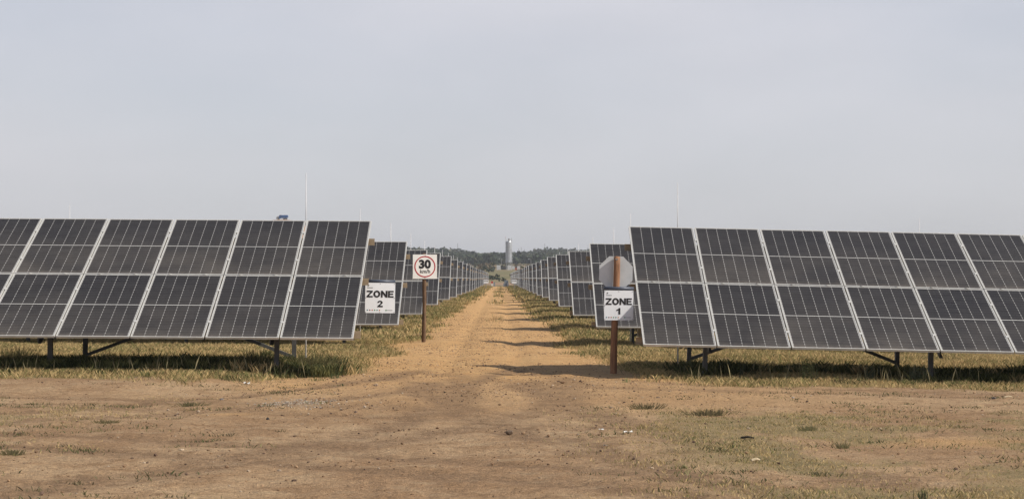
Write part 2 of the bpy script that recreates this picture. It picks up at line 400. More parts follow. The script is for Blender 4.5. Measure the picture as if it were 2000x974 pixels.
def build_ground():
    uc = np.linspace(-.30, .30, 480)
    uo = np.array([.32, .35, .4, .5, .65, .9, 1.3, 2.0])
    yr = [-400, -60, -10, 3, 7]
    ys = np.concatenate([np.geomspace(9.5, 420, 640), np.geomspace(425, 2900, 130), [3300, 4000, 5500, 8500]])
    Y = np.concatenate([yr, ys])
    U = np.concatenate([-uo[::-1], uc, uo])
    wy = np.maximum(Y, 9.0)
    Xg = wy[:, None] * U[None, :]
    Xg = np.concatenate([np.minimum(Xg[:, :1] - 50, -6000), Xg, np.maximum(Xg[:, -1:] + 50, 6000)], axis=1) if False else np.concatenate([Xg[:, :1] - 200, Xg, Xg[:, -1:] + 200], axis=1)
    Xg = np.concatenate([np.full((len(Y), 1), -18000.), Xg, np.full((len(Y), 1), 18000.)], axis=1)
    Yg = np.repeat(Y[:, None], Xg.shape[1], 1)
    x, y = Xg.ravel(), Yg.ravel()
    tm = track_mask(x, y)
    z = height(x, y) - .018 * tm
    V = np.stack([x, y, z], 1)
    nr, nc = Xg.shape
    i = np.arange(nr - 1)[:, None] * nc + np.arange(nc - 1)[None, :]
    F = np.stack([i, i + 1, i + nc + 1, i + nc], -1).reshape(-1, 4)
    l, r = road_edges(y)
    gd = grass_density(x, y)
    org = sm(-.6, .8, np.minimum(x - l + .8, r + .9 - x)) * sm(26.5, 33, y + (fbm(x * .4, y * .4, 3, 7) - .5) * 8)
    org = np.maximum(org, .75 * np.exp(-((x - 4.3) / .75) ** 2 - ((y - 18.9) / .5) ** 2))
    org = np.maximum(org, .6 * np.exp(-((x + 3.1) / .4) ** 2 - ((y - 23.0) / .3) ** 2))
    org = np.maximum(org, .45 * sm(-5, -1, x) * (1 - sm(2.5, 6, x)) * sm(20, 27, y) * (y < 60))
    gv = .5 * np.exp(-((x + 2.5) / .4) ** 2 - ((y - 25.0) / .6) ** 2)
    far = sm(386, 400, y)
    green = far * np.clip(sm(430, 480, y) * (1 - sm(560, 600, y)) + sm(720, 760, y) * (1 - sm(930, 960, y)) * .8, 0, 1) * .6
    red = far * np.clip(np.exp(-((y - 640) / 25) ** 2) + .8 * sm(1010, 1060, y) * (1 - sm(1250, 1400, y)) * sm(.4, .6, fbm(x / 60, y / 60, 3, 2)) + (y < 1000) * (np.hypot((x + 98) / 44, (y - 900) / 50) < 1), 0, 1)
    me = np_mesh('ground', V, F, M['ground'], dict(grassy=gd, orange=org, track=tm, gravel=gv, far=far, green=green, red=red), True)
    o = link(bpy.data.objects.new('ground', me)); tag(o, 'dirt and dry grass ground of the solar farm with a sandy track running to the hills', kind='structure')
build_ground()

# ------------------------------------------------------------------ solar tables
TILT = math.radians(25); PW, PL, GAP = 1.130, 2.274, .024
PITCH = PW + GAP
def module_meshes():
    g = MB(); g.box((0, 0, -.004), (PW - .02, PL - .02, .006)); gm = g.mesh('solar_module', M['pv'])
    f = MB(); t_ = .013; h = .035
    f.box((-(PW - t_) / 2, 0, -h / 2 + .003), (t_, PL, h)); f.box(((PW - t_) / 2, 0, -h / 2 + .003), (t_, PL, h))
    f.box((0, (PL - t_) / 2, -h / 2 + .003), (PW - 2 * t_, t_, h)); f.box((0, -(PL - t_) / 2, -h / 2 + .003), (PW - 2 * t_, t_, h))
    return gm, f.mesh('module_frame', M['alu'])
GM, FM = module_meshes()
def cprofile(mb, p, q, wd, ht, th=.006):       # C section along p-q, open towards +x of its frame
    p = Vector(p); q = Vector(q); a = q - p; R = a.to_track_quat('Y', 'Z').to_matrix(); c = (p + q) / 2
    mb.box(c + R @ Vector((-wd / 2, 0, 0)), (th, a.length, ht), R)
    mb.box(c + R @ Vector((0, 0, ht / 2 - th / 2)), (wd - th, a.length, th), R)
    mb.box(c + R @ Vector((0, 0, -ht / 2 + th / 2)), (wd - th, a.length, th), R)
CLM = MB().box((0, 0, .004), (.05, .06, .006)).box((0, 0, -.012), (.014, .05, .03)).mesh('clamp', M['alu'])
def legmesh(hgt, name='leg'):
    m = MB(); cprofile(m, (0, 0, -hgt), (0, 0, 0), .07, .10); return m.mesh(name, M['leg'])
_pc = {}
def table(side, row, Yb, Xe, dz, slope, cols, label, full, legx0=1.30):
    """side -1 left of the track, +1 right"""
    ym = Yb + 2.074
    hm = CAMZ + .0725 + dz                      # world height of the middle of the glass plane at the inner edge
    gz = H(side * (abs(Xe) + .5), ym)
    root = empty('solar_panel_table', (Xe, ym, gz), label, 'solar panels', 'tables of solar panels in rows along the track')
    root.rotation_euler = (0, slope, 0)
    lm = hm - gz
    c, s = math.cos(TILT), math.sin(TILT)
    def pt(x, v, n=0.):                         # x outward, v along the slope from the middle, n along the normal
        return Vector((side * x, v * c - n * s, lm + v * s + n * c))
    rr = random.Random(row * 10 + side)
    for k in range(cols):
        for j in (-1, 1):
            jx = rr.uniform(-.002, .002); jt = rr.uniform(-.0012, .0012)
            mo = inst('solar_module', GM, root, pt((k + .5) * PITCH - GAP / 2 + jx, j * (PL + GAP) / 2, rr.uniform(0, .003)), (TILT + jt, rr.uniform(-.0015, .0015), rr.uniform(-.0008, .0008)))
            inst('module_frame', FM, mo)
    wid = cols * PITCH - GAP
    vs = (1.62, .0, -1.95)
    for v in vs:
        key = ('p', cols, side)
        if key not in _pc:
            m = MB(); cprofile(m, (-side * .095, 0, 0), (side * (wid + .05), 0, 0), .055, .115); _pc[key] = m.mesh('purlin', M['purlin'])
        inst('purlin', _pc[key], root, pt(0, v, -.105), (0, 0, 0))
    if full:
        for k in range(cols - 1):
            for v in (-1.75, -.6, .6, 1.75):
                inst('clamp', CLM, root, pt((k + 1) * PITCH - GAP / 2, v, .001), (TILT, 0, 0))
        for k in range(cols):
            for q in (.25, .75):
                inst('clamp', CLM, root, pt((k + q) * PITCH, 0, .001), (TILT, 0, math.radians(90)))
    # frames: front leg, rear leg, rafter, lateral brace
    n = 0; x = legx0
    while x < wid:
        yf, yre = -.95, 1.75
        for yy in (yf, yre):
            v = yy / c; top = lm + v * s - .27
            wx = Xe + side * x; gl = H(wx, ym + yy) - gz + side * x * math.tan(slope)
            hgt = round(top - gl + .25, 1)
            key = ('l', hgt)
            if key not in _pc: _pc[key] = legmesh(hgt)
            inst('leg', _pc[key], root, (side * x, yy, top))
        key = 'r'
        if key not in _pc:
            m = MB(); cprofile(m, (0, -2.0 * c, -2.0 * s), (0, 2.1 * c, 2.1 * s), .06, .10); _pc[key] = m.mesh('rafter', M['leg'])
        inst('rafter', _pc[key], root, pt(x, 0, -.225))
        if row <= 3:
            dirx = 1 if n % 2 == 0 else -1
            m = MB(); zl = -hm + CAMZ; v = yre / c
            m.bar((0, 0, 0), (side * dirx * 2.7, 0, 1.02), .055, .055); key = ('b', side * dirx)
            if key not in _pc: _pc[key] = m.mesh('brace', M['leg'])
            inst('brace', _pc[key], root, (side * x, yre - .075, .20))
        n += 1; x += 3.62
    return root

ORD = ['', 'nearest', 'second', 'third', 'fourth', 'fifth', 'sixth', 'seventh', 'eighth', 'ninth', 'tenth', 'eleventh', 'twelfth']
DZL = {1: -.02, 2: -.12, 3: -.125, 4: -.03, 5: .01}; DZR = {1: -.115, 2: -.17, 3: -.16, 4: -.09, 5: -.03}
ROWS = []
for n in range(1, 27):
    mid = {1: 32.87, 2: 46.7, 3: 60.6}.get(n, 74.9 + 14.25 * (n - 4))
    if n > 12: mid += 9
    ROWS.append((n, mid))
for n, mid in ROWS:
    cols = 9 if n <= 12 else 6
    for side in (-1, 1):
        Xe = (-2.27 if side < 0 else 2.16)
        if side > 0 and n == 1: Xe = 2.21
        if n > 4 and side < 0: Xe = -2.2
        jit = 0 if n < 9 else random.uniform(-.08, .08)
        dz = (DZL if side < 0 else DZR).get(n, 0) + (0 if n < 6 else random.uniform(-.03, .03))
        slope = {(-1, 1): .0075, (1, 1): .0213, (-1, 2): .004, (1, 2): .012}.get((side, n), .003 * side)
        sd_ = 'left' if side < 0 else 'right'
        if n == 1: lab = f'large tilted solar panel table filling the {sd_} foreground, nearest on its side'
        elif n == 2: lab = f'second solar panel table back on the {sd_} of the track, just behind the nearest one'
        elif n <= 12: lab = f'{ORD[n]} solar panel table back from the camera on the {sd_} side of the track'
        else: lab = f'small hazy solar panel table near the far end of the track, {sd_} side'
        dz += .10 * float(sm(150, 300, mid))
        table(side, n, mid - 2.074, Xe + jit * side * .5, dz, slope, cols, lab, n == 1, 1.30 if side < 0 else 1.08)

# ------------------------------------------------------------------ lightning masts behind the tables
def mast(x, y, ztop, label, r=.011):
    g = H(x, y); root = MB(); root.tube((0, 0, -.2), (0, 0, (ztop - g) * .55), r * 1.3, r * 1.2, 8); root.tube((0, 0, (ztop - g) * .55), (0, 0, ztop - g), r * .95, r * .55, 8)
    root.box((0, 0, .01), (.2, .2, .02))
    o = root.build('lightning_mast', M['rod'], smooth=True); o.location = (x, y, g)
    tag(o, label, 'lightning rod', 'thin white lightning masts behind the panel tables')
for n, mid in ROWS:
    if n > 16: break
    for side in (-1, 1):
        y = mid + 2.8
        x = -3.47 if side < 0 else (3.19 if n == 1 else 3.25 if n == 2 else 3.63)
        top = CAMZ + ({1: 1.895, 2: 1.75}.get(n, 1.79) if side < 0 else {1: 1.73}.get(n, 1.64))
        sd_ = 'left' if side < 0 else 'right'
        lab = f'thin white lightning mast behind the {ORD[n] if n < 13 else "far"} {sd_} panel table' if n <= 12 else f'tiny lightning mast among the far {sd_} panel tables'
        if n == 1: lab = f'tallest thin white lightning mast standing above the nearest {sd_} panel table'
        mast(x, y, top, lab, .0105 if n < 3 else .017)
p = px(137, 398, 49.5); mast(p.x, p.y, p.z, 'thin white lightning mast near the far left edge of the view')
p = px(1797, 425, 49.5); mast(p.x, p.y, p.z, 'thin lightning mast above the panels near the right edge of the view')

# ------------------------------------------------------------------ signs
def text_mesh(body, size, offset=0., sx=1., extr=.0015):
    cu = bpy.data.curves.new('t', 'FONT'); cu.body = body; cu.size = size; cu.offset = offset; cu.extrude = extr
    cu.align_x = 'CENTER'; cu.align_y = 'CENTER'; cu.resolution_u = 4
    o = bpy.data.objects.new('t', cu); COL.objects.link(o)
    dg = bpy.context.evaluated_depsgraph_get(); dg.update()
    me = bpy.data.meshes.new_from_object(o.evaluated_get(dg))
    bpy.data.objects.remove(o); bpy.data.curves.remove(cu)
    xs = [v.co.x for v in me.vertices]; ys = [v.co.y for v in me.vertices]
    cx, cy = (min(xs) + max(xs)) / 2, (min(ys) + max(ys)) / 2
    for v in me.vertices:
        v.co.x = (v.co.x - cx) * sx; v.co.y -= cy
    return me, (max(xs) - min(xs)) * sx, max(ys) - min(ys)
def lettering(name, body, wdt, hgt, x, z, parent, m, offset=0., y=-.011):
    me, w0, h0 = text_mesh(body, 1., offset, 1., .0)
    k = hgt / h0; kx = wdt / w0
    # stand it up: x right, z up, facing -y, with a thin body
    n = len(me.vertices)
    for v in me.vertices: v.co = Vector((v.co.x * kx, 0, v.co.y * k))
    me.materials.clear(); me.materials.append(m); me.name = name
    return inst(name, me, parent, (x, y, z))
def disc(mb, c, r0, r1, y0, y1, n=40):          # ring or disc facing -y
    vs = []
    for k in range(n):
        a = 2 * math.pi * k / n
        for r in (r0, r1):
            for yy in (y0, y1): vs.append((c[0] + r * math.cos(a), yy, c[1] + r * math.sin(a)))
    fs = []
    for k in range(n):
        a = 4 * k; b = 4 * ((k + 1) % n)
        fs += [(a, a + 2, b + 2, b), (a + 1, b + 1, b + 3, a + 3), (a + 2, a + 3, b + 3, b + 2), (a, b, b + 1, a + 1)]
    mb.add(vs, fs)
def glyph(ch):
    # bold wide capitals as polygons in a unit box; returns list of (verts, faces)
    if ch == 'Z': return [([(0,1),(1,1),(1,.80),(.36,.22),(1,.22),(1,0),(0,0),(0,.2),(.62,.78),(0,.78)], None)]
    if ch == 'N': return [([(0,0),(0,1),(.27,1),(.73,.42),(.73,1),(1,1),(1,0),(.73,0),(.27,.58),(.27,0)], None)]
    if ch == 'E': return [([(0,0),(0,1),(1,1),(1,.79),(.31,.79),(.31,.61),(.92,.61),(.92,.41),(.31,.41),(.31,.21),(1,.21),(1,0)], None)]
    if ch == '1': return [([(.44,0),(.44,.66),(.0,.52),(.0,.73),(.36,.84),(.52,1),(.84,1),(.84,0)], None)]
    if ch == '2': 
        o = [(.5 + .47 * math.cos(a), .70 + .30 * math.sin(a)) for a in np.linspace(math.radians(190), math.radians(-42), 16)]
        i = [(.48 + .17 * math.cos(a), .70 + .11 * math.sin(a)) for a in np.linspace(math.radians(-30), math.radians(190), 12)]
        return [(o + [(.48,.22),(1,.22),(1,0),(0,0),(.08,.2),(.50,.50)] + i, None)]
    if ch == 'O': return 'ring'
def add_glyph(mb, ch, x, z, w_, h_, y0, y1):
    g = glyph(ch)
    if g == 'ring':
        n = 32; vs = []
        for k in range(n):
            a = 2 * math.pi * k / n
            for rx, rz in ((.5, .52), (.23, .28)):
                for yy in (y0, y1): vs.append((x + w_ * (.5 + rx * math.cos(a)), yy, z + h_ * (.5 + rz * math.sin(a))))
        fs = []
        for k in range(n):
            a = 4 * k; b = 4 * ((k + 1) % n); fs += [(a, b, b + 2, a + 2), (a + 1, a + 3, b + 3, b + 1), (a, a + 1, b + 1, b), (a + 2, b + 2, b + 3, a + 3)]
        mb.add(vs, fs); return
    for p_, _ in g:
        n = len(p_); vs = [(x + w_ * a, y0, z + h_ * b) for a, b in p_] + [(x + w_ * a, y1, z + h_ * b) for a, b in p_]
        mb.add(vs, [tuple(range(n)), tuple(range(2 * n - 1, n - 1, -1))] + [(k, n + k, n + (k + 1) % n, (k + 1) % n) for k in range(n)])
def word(name, body, widths, gap, W_, H_, xc, zc, parent, m, y0=-.0075, y1=-.0045):
    tot = sum(widths) + gap * (len(widths) - 1); k = W_ / tot; x = xc - W_ / 2; mb = MB()
    for ch, w_ in zip(body, widths): add_glyph(mb, ch, x, zc - H_ / 2, w_ * k, H_, y0, y1); x += (w_ + gap) * k
    return mb.build(name, m, parent)
LOGO = [mat('print_teal', (.07, .22, .24), .5), mat('print_maroon', (.20, .03, .05), .5), mat('print_orange', (.45, .14, .06), .5),
        mat('print_green', (.06, .25, .08), .5), mat('print_teal_b', (.08, .24, .24), .5), mat('print_orange_b', (.5, .2, .08), .5)]
M['greyprint'] = mat('grey_print', (.12, .14, .15), .5)
def zone_board(root, wd, hg, num, small=False):
    MB().box((0, 0, 0), (wd, .008, hg)).build('board', M['board'], root)
    word('lettering', 'ZONE', (.98, 1.12, 1.06, .9), .1, wd * .90, hg * .225, 0, hg * .13, root, M['black'])
    if num: word('numeral', num, (1,), 0, wd * (.185 if num == '2' else .16), hg * .215, wd * .0, -hg * .195, root, M['black'])
    if small: return
    for i, m in enumerate(LOGO):
        q = MB(); disc(q, (-wd * .42 + i * wd * .081, -hg * .405), .0, wd * .022, -.0065, -.0045, 12); q.build('logo_dot', m, root)
    q = MB(); disc(q, (wd * .205, -hg * .405), wd * .014, wd * .026, -.0065, -.0045, 14); q.build('logo_ring', LOGO[3], root)
    q = MB()
    for i in range(8): q.box((wd * (.25 + i * .023), -.0052, -hg * (.405 + .004 * (i % 2))), (wd * .013, .002, hg * .022))
    q.build('small_print', M['greyprint'], root)
    q = MB(); q.box((-wd * .395, -.0052, hg * .41), (wd * .03, .002, hg * .05)); q.box((-wd * .41, -.0052, hg * .395), (wd * .06, .002, hg * .012)); q.box((-wd*.385, -.0052, hg*.425), (wd*.05, .002, hg*.01)); q.build('crest', M['greyprint'], root)
    q = MB()
    for i in range(6): q.box((wd * (-.42 + i * .032), -.0052, hg * .335), (wd * .022, .002, hg * .022))
    q.build('small_print', M['greyprint'], root)
    for sx in (-1, 1):
        for sz in (-1, 0, 1):
            q = MB(); q.tube((sx * wd * .475, -.009, sz * hg * .47), (sx * wd * .475, -.004, sz * hg * .47), .006, n=8); q.build('bolt', M['steel'], root)
    for sz in (-1, 1):
        q = MB(); q.tube((0, -.009, sz * hg * .47), (0, -.004, sz * hg * .47), .006, n=8); q.build('bolt', M['steel'], root)

def log_post(name, mat_, h_, r, parent, seed=1, z0=-.3):
    rr = random.Random(seed); m = MB(); n = 14; rings = 16; vs = []; fs = []
    for i in range(rings):
        f = i / (rings - 1); z = z0 + (h_ - z0) * f
        ox = .008 * math.sin(f * 5 + seed); oy = .006 * math.cos(f * 4)
        for k in range(n):
            a = 2 * math.pi * k / n; q = r * (1.06 - .12 * f) * (1 + .05 * math.sin(3 * a + f * 6 + seed) + rr.uniform(-.02, .02))
            vs.append((ox + q * math.cos(a), oy + q * math.sin(a), z))
    for i in range(rings - 1):
        for k in range(n): fs.append((i * n + k, i * n + (k + 1) % n, (i + 1) * n + (k + 1) % n, (i + 1) * n + k))
    vs.append((0, 0, h_ + .01)); t_ = len(vs) - 1
    for k in range(n): fs.append(((rings - 1) * n + k, (rings - 1) * n + (k + 1) % n, t_))
    m.add(vs, fs); return m.build(name, mat_, parent, True)

# zone 2 board hung from the purlin end of the nearest left table
Yz = 33.1
a = px(742.6, 581.5, Yz)
z2 = empty('zone_sign', (a.x, a.y, a.z), 'white board reading ZONE 2 hung beside the nearest left panel table', 'sign', 'white zone boards')
z2.rotation_euler = (0, math.radians(.9), math.radians(9))
zone_board(z2, .498, .50, '2')
q = MB(); q.tube((-.245, .035, .278), (.25, .035, .272), .027, n=14); q.build('hanging_tube', M['tube'], z2, True)
q = MB()
for x in (-.17, .17): q.bar((x, .012, .20), (x, .03, .28), .03, .004)
q.build('bracket', M['steel'], z2)
q = MB(); q.bar((-.36, -.02, .25), (-.2, .03, .275), .03, .03); q.build('arm', M['steel'], z2)

# right post with zone 1 board and the back of an octagonal sign
Yp = 32.3
b = px(1199, 722, Yp)
gz = H(b.x, Yp)
pst = empty('octagonal_sign', (b.x, Yp, gz), 'bare metal back of an octagonal sign on a leaning red brown wooden post', 'sign')
pst.rotation_euler = (0, math.radians(1.3), 0)
ptop = px(1204, 501, Yp).z - gz
log_post('post', M['wood_dark'], ptop, .055, pst, 3)
octr = .272; q = MB(); oz = px(1205, 533, Yp).z - gz
vs = []
for yy in (.066, .070):
    for k in range(8):
        t_ = math.pi / 8 + k * math.pi / 4; vs.append((octr / math.cos(math.pi / 8) * math.cos(t_), yy, oz + octr / math.cos(math.pi / 8) * math.sin(t_)))
q.add(vs, [tuple(range(8)), tuple(range(15, 7, -1))] + [(k, 8 + k, 8 + (k + 1) % 8, (k + 1) % 8) for k in range(8)])
q.build('sign_plate', M['sheet'], pst)
q = MB(); q.tube((0, -.062, ptop - .05), (0, -.055, ptop - .05), .012, n=8); q.box((0, -.06, ptop - .04), (.05, .01, .012)); q.build('bolt', M['steel'], pst)
a = px(1208.5, 596, Yp - .085)
z1 = empty('zone_sign', (a.x, a.y, a.z), 'white board reading ZONE 1 fixed to the leaning red brown post', 'sign', 'white zone boards')
z1.rotation_euler = (0, math.radians(.4), math.radians(4))
zone_board(z1, .473, .48, '1')
q = MB(); q.tube((-.238, .02, .272), (.246, .02, .272), .028, n=14); q.build('hanging_tube', M['tube'], z1, True)

# speed sign
Ys = 49.5
b = px(828, 666, Ys); gz = H(b.x, Ys)
sp_ = empty('speed_limit_sign', (b.x, Ys, gz), 'square cream board with red ring reading 30 km/h on a brown log post', 'sign', rz=math.radians(11))
top = px(829, 495, Ys).z - gz
log_post('post', M['wood'], top + .0, .050, sp_, 5)
bc = px(828.7, 520.5, Ys).z - gz
brd = MB().box((.015, -.066, bc), (.605, .008, .60)).build('board', M['board_warm'], sp_)
q = MB(); disc(q, (.015, bc), .238, .264, -.0735, -.0705, 56); q.build('red_ring', M['red'], sp_)
lettering('lettering', '30', .30, .225, .015, bc + .062, sp_, M['black'], .05, -.0735)
lettering('lettering', 'km/h', .25, .095, .02, bc - .115, sp_, M['black'], .012, -.0735)
q = MB(); q.tube((.02, -.078, bc + .27), (.02, -.07, bc + .27), .009, n=8); q.tube((.02, -.078, bc - .27), (.02, -.07, bc - .27), .009, n=8); q.build('bolt', M['steel'], sp_)

# far zone boards
for xc, side, lab in ((949.3, -1, 'small distant white board hanging off the far left panel tables'), (1004.2, 1, 'small distant white board hanging off the far right panel tables')):
    a = px(xc, 549.5, 262)
    o = empty('zone_sign', (a.x, a.y, a.z), lab, 'sign', 'white zone boards'); zone_board(o, .62, .5, '', True)
    q = MB(); q.tube((-.3, .03, .28), (.3, .03, .28), .03, n=8); q.build('hanging_tube', M['tube'], o)
    q = MB(); q.tube((0, .06, .28), (0, .06, -1.7), .04, n=8); q.build('post', M['steel'], o)

# ------------------------------------------------------------------ equipment box on a row-2 leg
def eqbox(p, d, label, m):
    o = empty('junction_box', p, label, 'electrical box', 'small electrical boxes')
    MB().box((0, 0, 0), d).build('housing', m, o)
    MB().box((0, -d[1] / 2 - .004, 0), (d[0] * .86, .008, d[2] * .88)).build('door', m, o)
    MB().tube((0, 0, -d[2] / 2 - .4), (0, 0, -d[2] / 2), .02, n=8).build('conduit', M['steel'], o)
M['beige'] = noisy('beige_box', (.55, .50, .42), (.45, .4, .33), 8, .5, 0, 0)
eqbox(px(1250, 652, 45.6), (.12, .1, .26), 'small beige junction box under the second right panel table', M['beige'])

# ------------------------------------------------------------------ things at the far end of the track
M['cabinet'] = noisy('blue_grey_cabinet', (.25, .30, .35), (.19, .23, .28), 2, .5, .1, 0)
M['white'] = noisy('white_painted_metal', (.72, .73, .73), (.58, .59, .6), 1.2, .5, 0, 0)
M['dark'] = mat('dark_rubber', (.02, .02, .022), .7)
def cabinet(x0, x1, y0, y1, Y, dep, label, m, cat='cabinet'):
    a = px((x0 + x1) / 2, y1, Y); wd = (x1 - x0) * Y / FPX; hg = (y1 - y0) * Y / FPX
    g = H(a.x, Y); o = empty('electrical_cabinet', (a.x, Y, g), label, cat, 'cabinets at the end of the track')
    hg = a.z + hg - g
    MB().box((0, 0, hg / 2), (wd, dep, hg)).build('housing', m, o)
    MB().box((0, 0, hg + .03), (wd * 1.06, dep * 1.06, .06)).build('roof', m, o)
    for sx in (-1, 1): MB().box((sx * wd * .24, -dep / 2 - .012, hg * .5), (wd * .44, .024, hg * .86)).build('door', m, o)
cabinet(985.0, 992.5, 547.5, 559, 384, 1.5, 'wide blue grey cabinet at the far right end of the track', M['cabinet'])
cabinet(990.3, 993.4, 553, 559, 372, .8, 'small white box in front of the wide blue grey cabinet', M['white'])
cabinet(983.0, 985.3, 553.5, 559, 375, .7, 'narrow pale box left of the wide blue grey cabinet', M['cabinet'])
cabinet(964, 967, 551.5, 559, 380, .8, 'small blue grey cabinet at the far left end of the track', M['cabinet'])
a = px(961.3, 558, 374); g = H(a.x, 374)
o = empty('red_and_white_sign', (a.x, 374, g), 'small red topped white board beside the far left end of the track', 'sign')
MB().tube((0, .03, 0), (0, .03, 1.0), .04, n=8).build('post', M['steel'], o)
MB().box((0, 0, .35), (.36, .03, .42)).build('board', M['white'], o); q = MB(); disc(q, (-.03, .84), 0, .2, -.02, .02, 20); q.build('disc', M['red'], o)

# silo
def silo():
    Y = 1000.; base = px(993.5, 527.5, Y); g = H(base.x, Y); k = Y / FPX
    o = empty('cement_silo', (base.x, Y, g), 'tall pale grey steel silo on legs beyond the end of the track', 'silo')
    z = lambda yy: CAMZ - (yy - Y0) * k - g
    R = 6.15 * k; zt, zb = z(472.5), z(512); n = 32
    q = MB(); q.tube((0, 0, zb), (0, 0, zt), R, n=n)
    sh = q.build('shell', M['silo'], o, False)
    q = MB()
    for zz in np.linspace(zb, zt, 9): q.tube((0, 0, zz - .06), (0, 0, zz + .06), R + .05, n=n)
    q.build('ring_seam', M['silo'], o)
    MB().tube((0, 0, z(517.5)), (0, 0, zb), .35, R, n=n).build('cone', M['silo'], o)
    for sx in (-1, 1):
        for sy in (-1, 1): MB().tube((sx * R * .75, sy * R * .75, -1), (sx * R * .75, sy * R * .75, zb + .3), .13, n=8).build('leg', M['silo'], o)
    q = MB()
    for sx in (-1, 1): q.bar((-sx * R * .75, -R * .75, .2), (sx * R * .75, -R * .75, zb), .12, .12)
    q.build('brace', M['silo'], o)
    MB().tube((0, 0, zt), (0, 0, zt + .35), R, R * .9, n=n).build('roof', M['silo'], o)
    q = MB(); q.box((.1, 0, zt + .9), (.85, .85, 1.3)); q.tube((.1, 0, zt + 1.5), (.1, 0, zt + 1.75), .35, n=12); q.build('filter_unit', M['steel'], o)
    q = MB()
    for i in range(14):
        a = 2 * math.pi * i / 14; q.tube((R * .97 * math.cos(a), R * .97 * math.sin(a), zt + .3), (R * .97 * math.cos(a), R * .97 * math.sin(a), zt + 1.2), .035, n=5)
        b_ = 2 * math.pi * (i + 1) / 14
        for zz in (.75, 1.2): q.tube((R * .97 * math.cos(a), R * .97 * math.sin(a), zt + zz), (R * .97 * math.cos(b_), R * .97 * math.sin(b_), zt + zz), .03, n=5)
    q.build('railing', M['white'], o)
    q = MB(); q.tube((-R * .95, -.3, zt), (-R * .95, -.3, z(464)), .12, n=6); q.build('mast', M['white'], o)
    MB().box((-R * .95, -.3, z(463.5)), (.3, .2, .3)).build('beacon', M['red'], o)
    MB().tube((R * .93, .3, zt), (R * .93, .3, z(465.5)), .12, n=6).build('mast', M['steel'], o)
    q = MB()
    for sx in (-.22, .22): q.tube((R + .35, sx, 0), (R + .35, sx, zt + 1), .04, n=5)
    for zz in np.arange(.5, zt, .4): q.tube((R + .35, -.22, zz), (R + .35, .22, zz), .03, n=4)
    q.build('ladder', M['white'], o)
    MB().tube((-R * .2, -R - .14, 1.0), (-R * .2, -R - .14, zt), .1, n=8).build('fill_pipe', M['steel'], o)
M['silo'] = noisy('silo_steel', (.50, .53, .57), (.34, .35, .37), .6, .35, .5, 0)
silo()
def container(x0, x1, y0, y1, Y, dep, label, m, name='container', ribs=True, cat='container'):
    a = px((x0 + x1) / 2, y1, Y); wd = (x1 - x0) * Y / FPX; g = H(a.x, Y); hg = CAMZ - (y0 - Y0) * Y / FPX - g
    o = empty(name, (a.x, Y, g), label, cat)
    MB().box((0, 0, hg / 2), (wd, dep, hg)).build('body', m, o)
    q = MB()
    n = 6
    for i in range(n): q.box((-wd / 2 + wd * (i + .5) / n, -dep / 2 - .03, hg / 2), (wd / n * .5, .06, hg * .88))
    q.build('ribs', m, o)
    MB().box((0, 0, hg + .04), (wd * 1.03, dep * 1.03, .08)).build('roof', m, o)
container(970, 977.8, 518, 527.3, 990, 4, 'white cabin standing left of the silo', M['white'])
container(991, 999, 518.4, 527, 985, 3, 'white cabin at the foot of the silo', M['white'])
M['orange'] = noisy('orange_paint', (.5, .11, .04), (.4, .09, .035), 2, .5, 0, 0)
container(1006, 1009.5, 523, 526.5, 985, 3, 'small orange skip right of the silo', M['orange'], 'skip', cat='skip')
container(1010, 1015.5, 519.5, 523.5, 1040, 3, 'white roofed shed right of the silo', M['white'], 'shed', cat='shed')
container(1000, 1005, 520, 524, 1030, 3, 'pale shed just behind the silo', M['white'], 'shed', cat='shed')
M['conc'] = noisy('dark_concrete', (.16, .15, .14), (.11, .1, .09), .7, .9, 0, 0)
container(978.5, 990, 521, 527.6, 1003, 5, 'low dark structure between the white cabin and the silo', M['conc'], 'low_building', cat='building')
container(926, 934, 519, 522.5, 1250, 6, 'pale low house in the fields beyond the left tables', M['white'], 'house', cat='house')
container(1061, 1068, 490, 493.5, 2050, 6, 'white house among the trees on the right ridge', M['white'], 'house', cat='house')
def lamp(x, y0, y1, Y, label):
    a = px(x, y1, Y); g = H(a.x, Y); h_ = CAMZ - (y0 - Y0) * Y / FPX - g
    o = empty('street_lamp', (a.x, Y, g), label, 'street lamp', 'street lamps beyond the farm')
    MB().tube((0, 0, 0), (0, 0, h_), .16, .1, n=8).build('pole', M['steel'], o)
    q = MB(); q.bar((0, 0, h_), (-1.1, 0, h_ + .1), .12, .12); q.build('arm', M['steel'], o)
    MB().box((-1.2, 0, h_ + .12), (.9, .35, .2)).build('lamp_head', M['white'], o)
lamp(1037, 506, 521, 1150, 'street lamp right of the silo in front of the wooded ridge')
lamp(979.5, 505, 522, 1150, 'street lamp left of the silo in front of the wooded ridge')
def tower(x, y0, Y, label, r=.5):
    a = px(x, y0, Y); g = H(a.x, Y); h_ = a.z - g
    o = empty('radio_mast', (a.x, Y, g), label, 'mast', 'thin masts on the ridge')
    q = MB()
    for k in range(3):
        t_ = k * 2.094; c_, s_ = math.cos(t_) * r, math.sin(t_) * r; q.tube((c_, s_, 0), (c_ * .5, s_ * .5, h_), .12, .09, n=5)
        t2 = (k + 1) * 2.094
        for i in range(10):
            z0 = h_ * i / 10; z1_ = h_ * (i + 1) / 10
            q.tube((c_, s_, z0), (math.cos(t2) * r * .9, math.sin(t2) * r * .9, z1_), .06, n=4)
    q.build('lattice', M['steel'], o)
    MB().tube((0, 0, h_ - .5), (0, 0, h_ + 1.5), .08, n=5).build('tip', M['rod'], o)
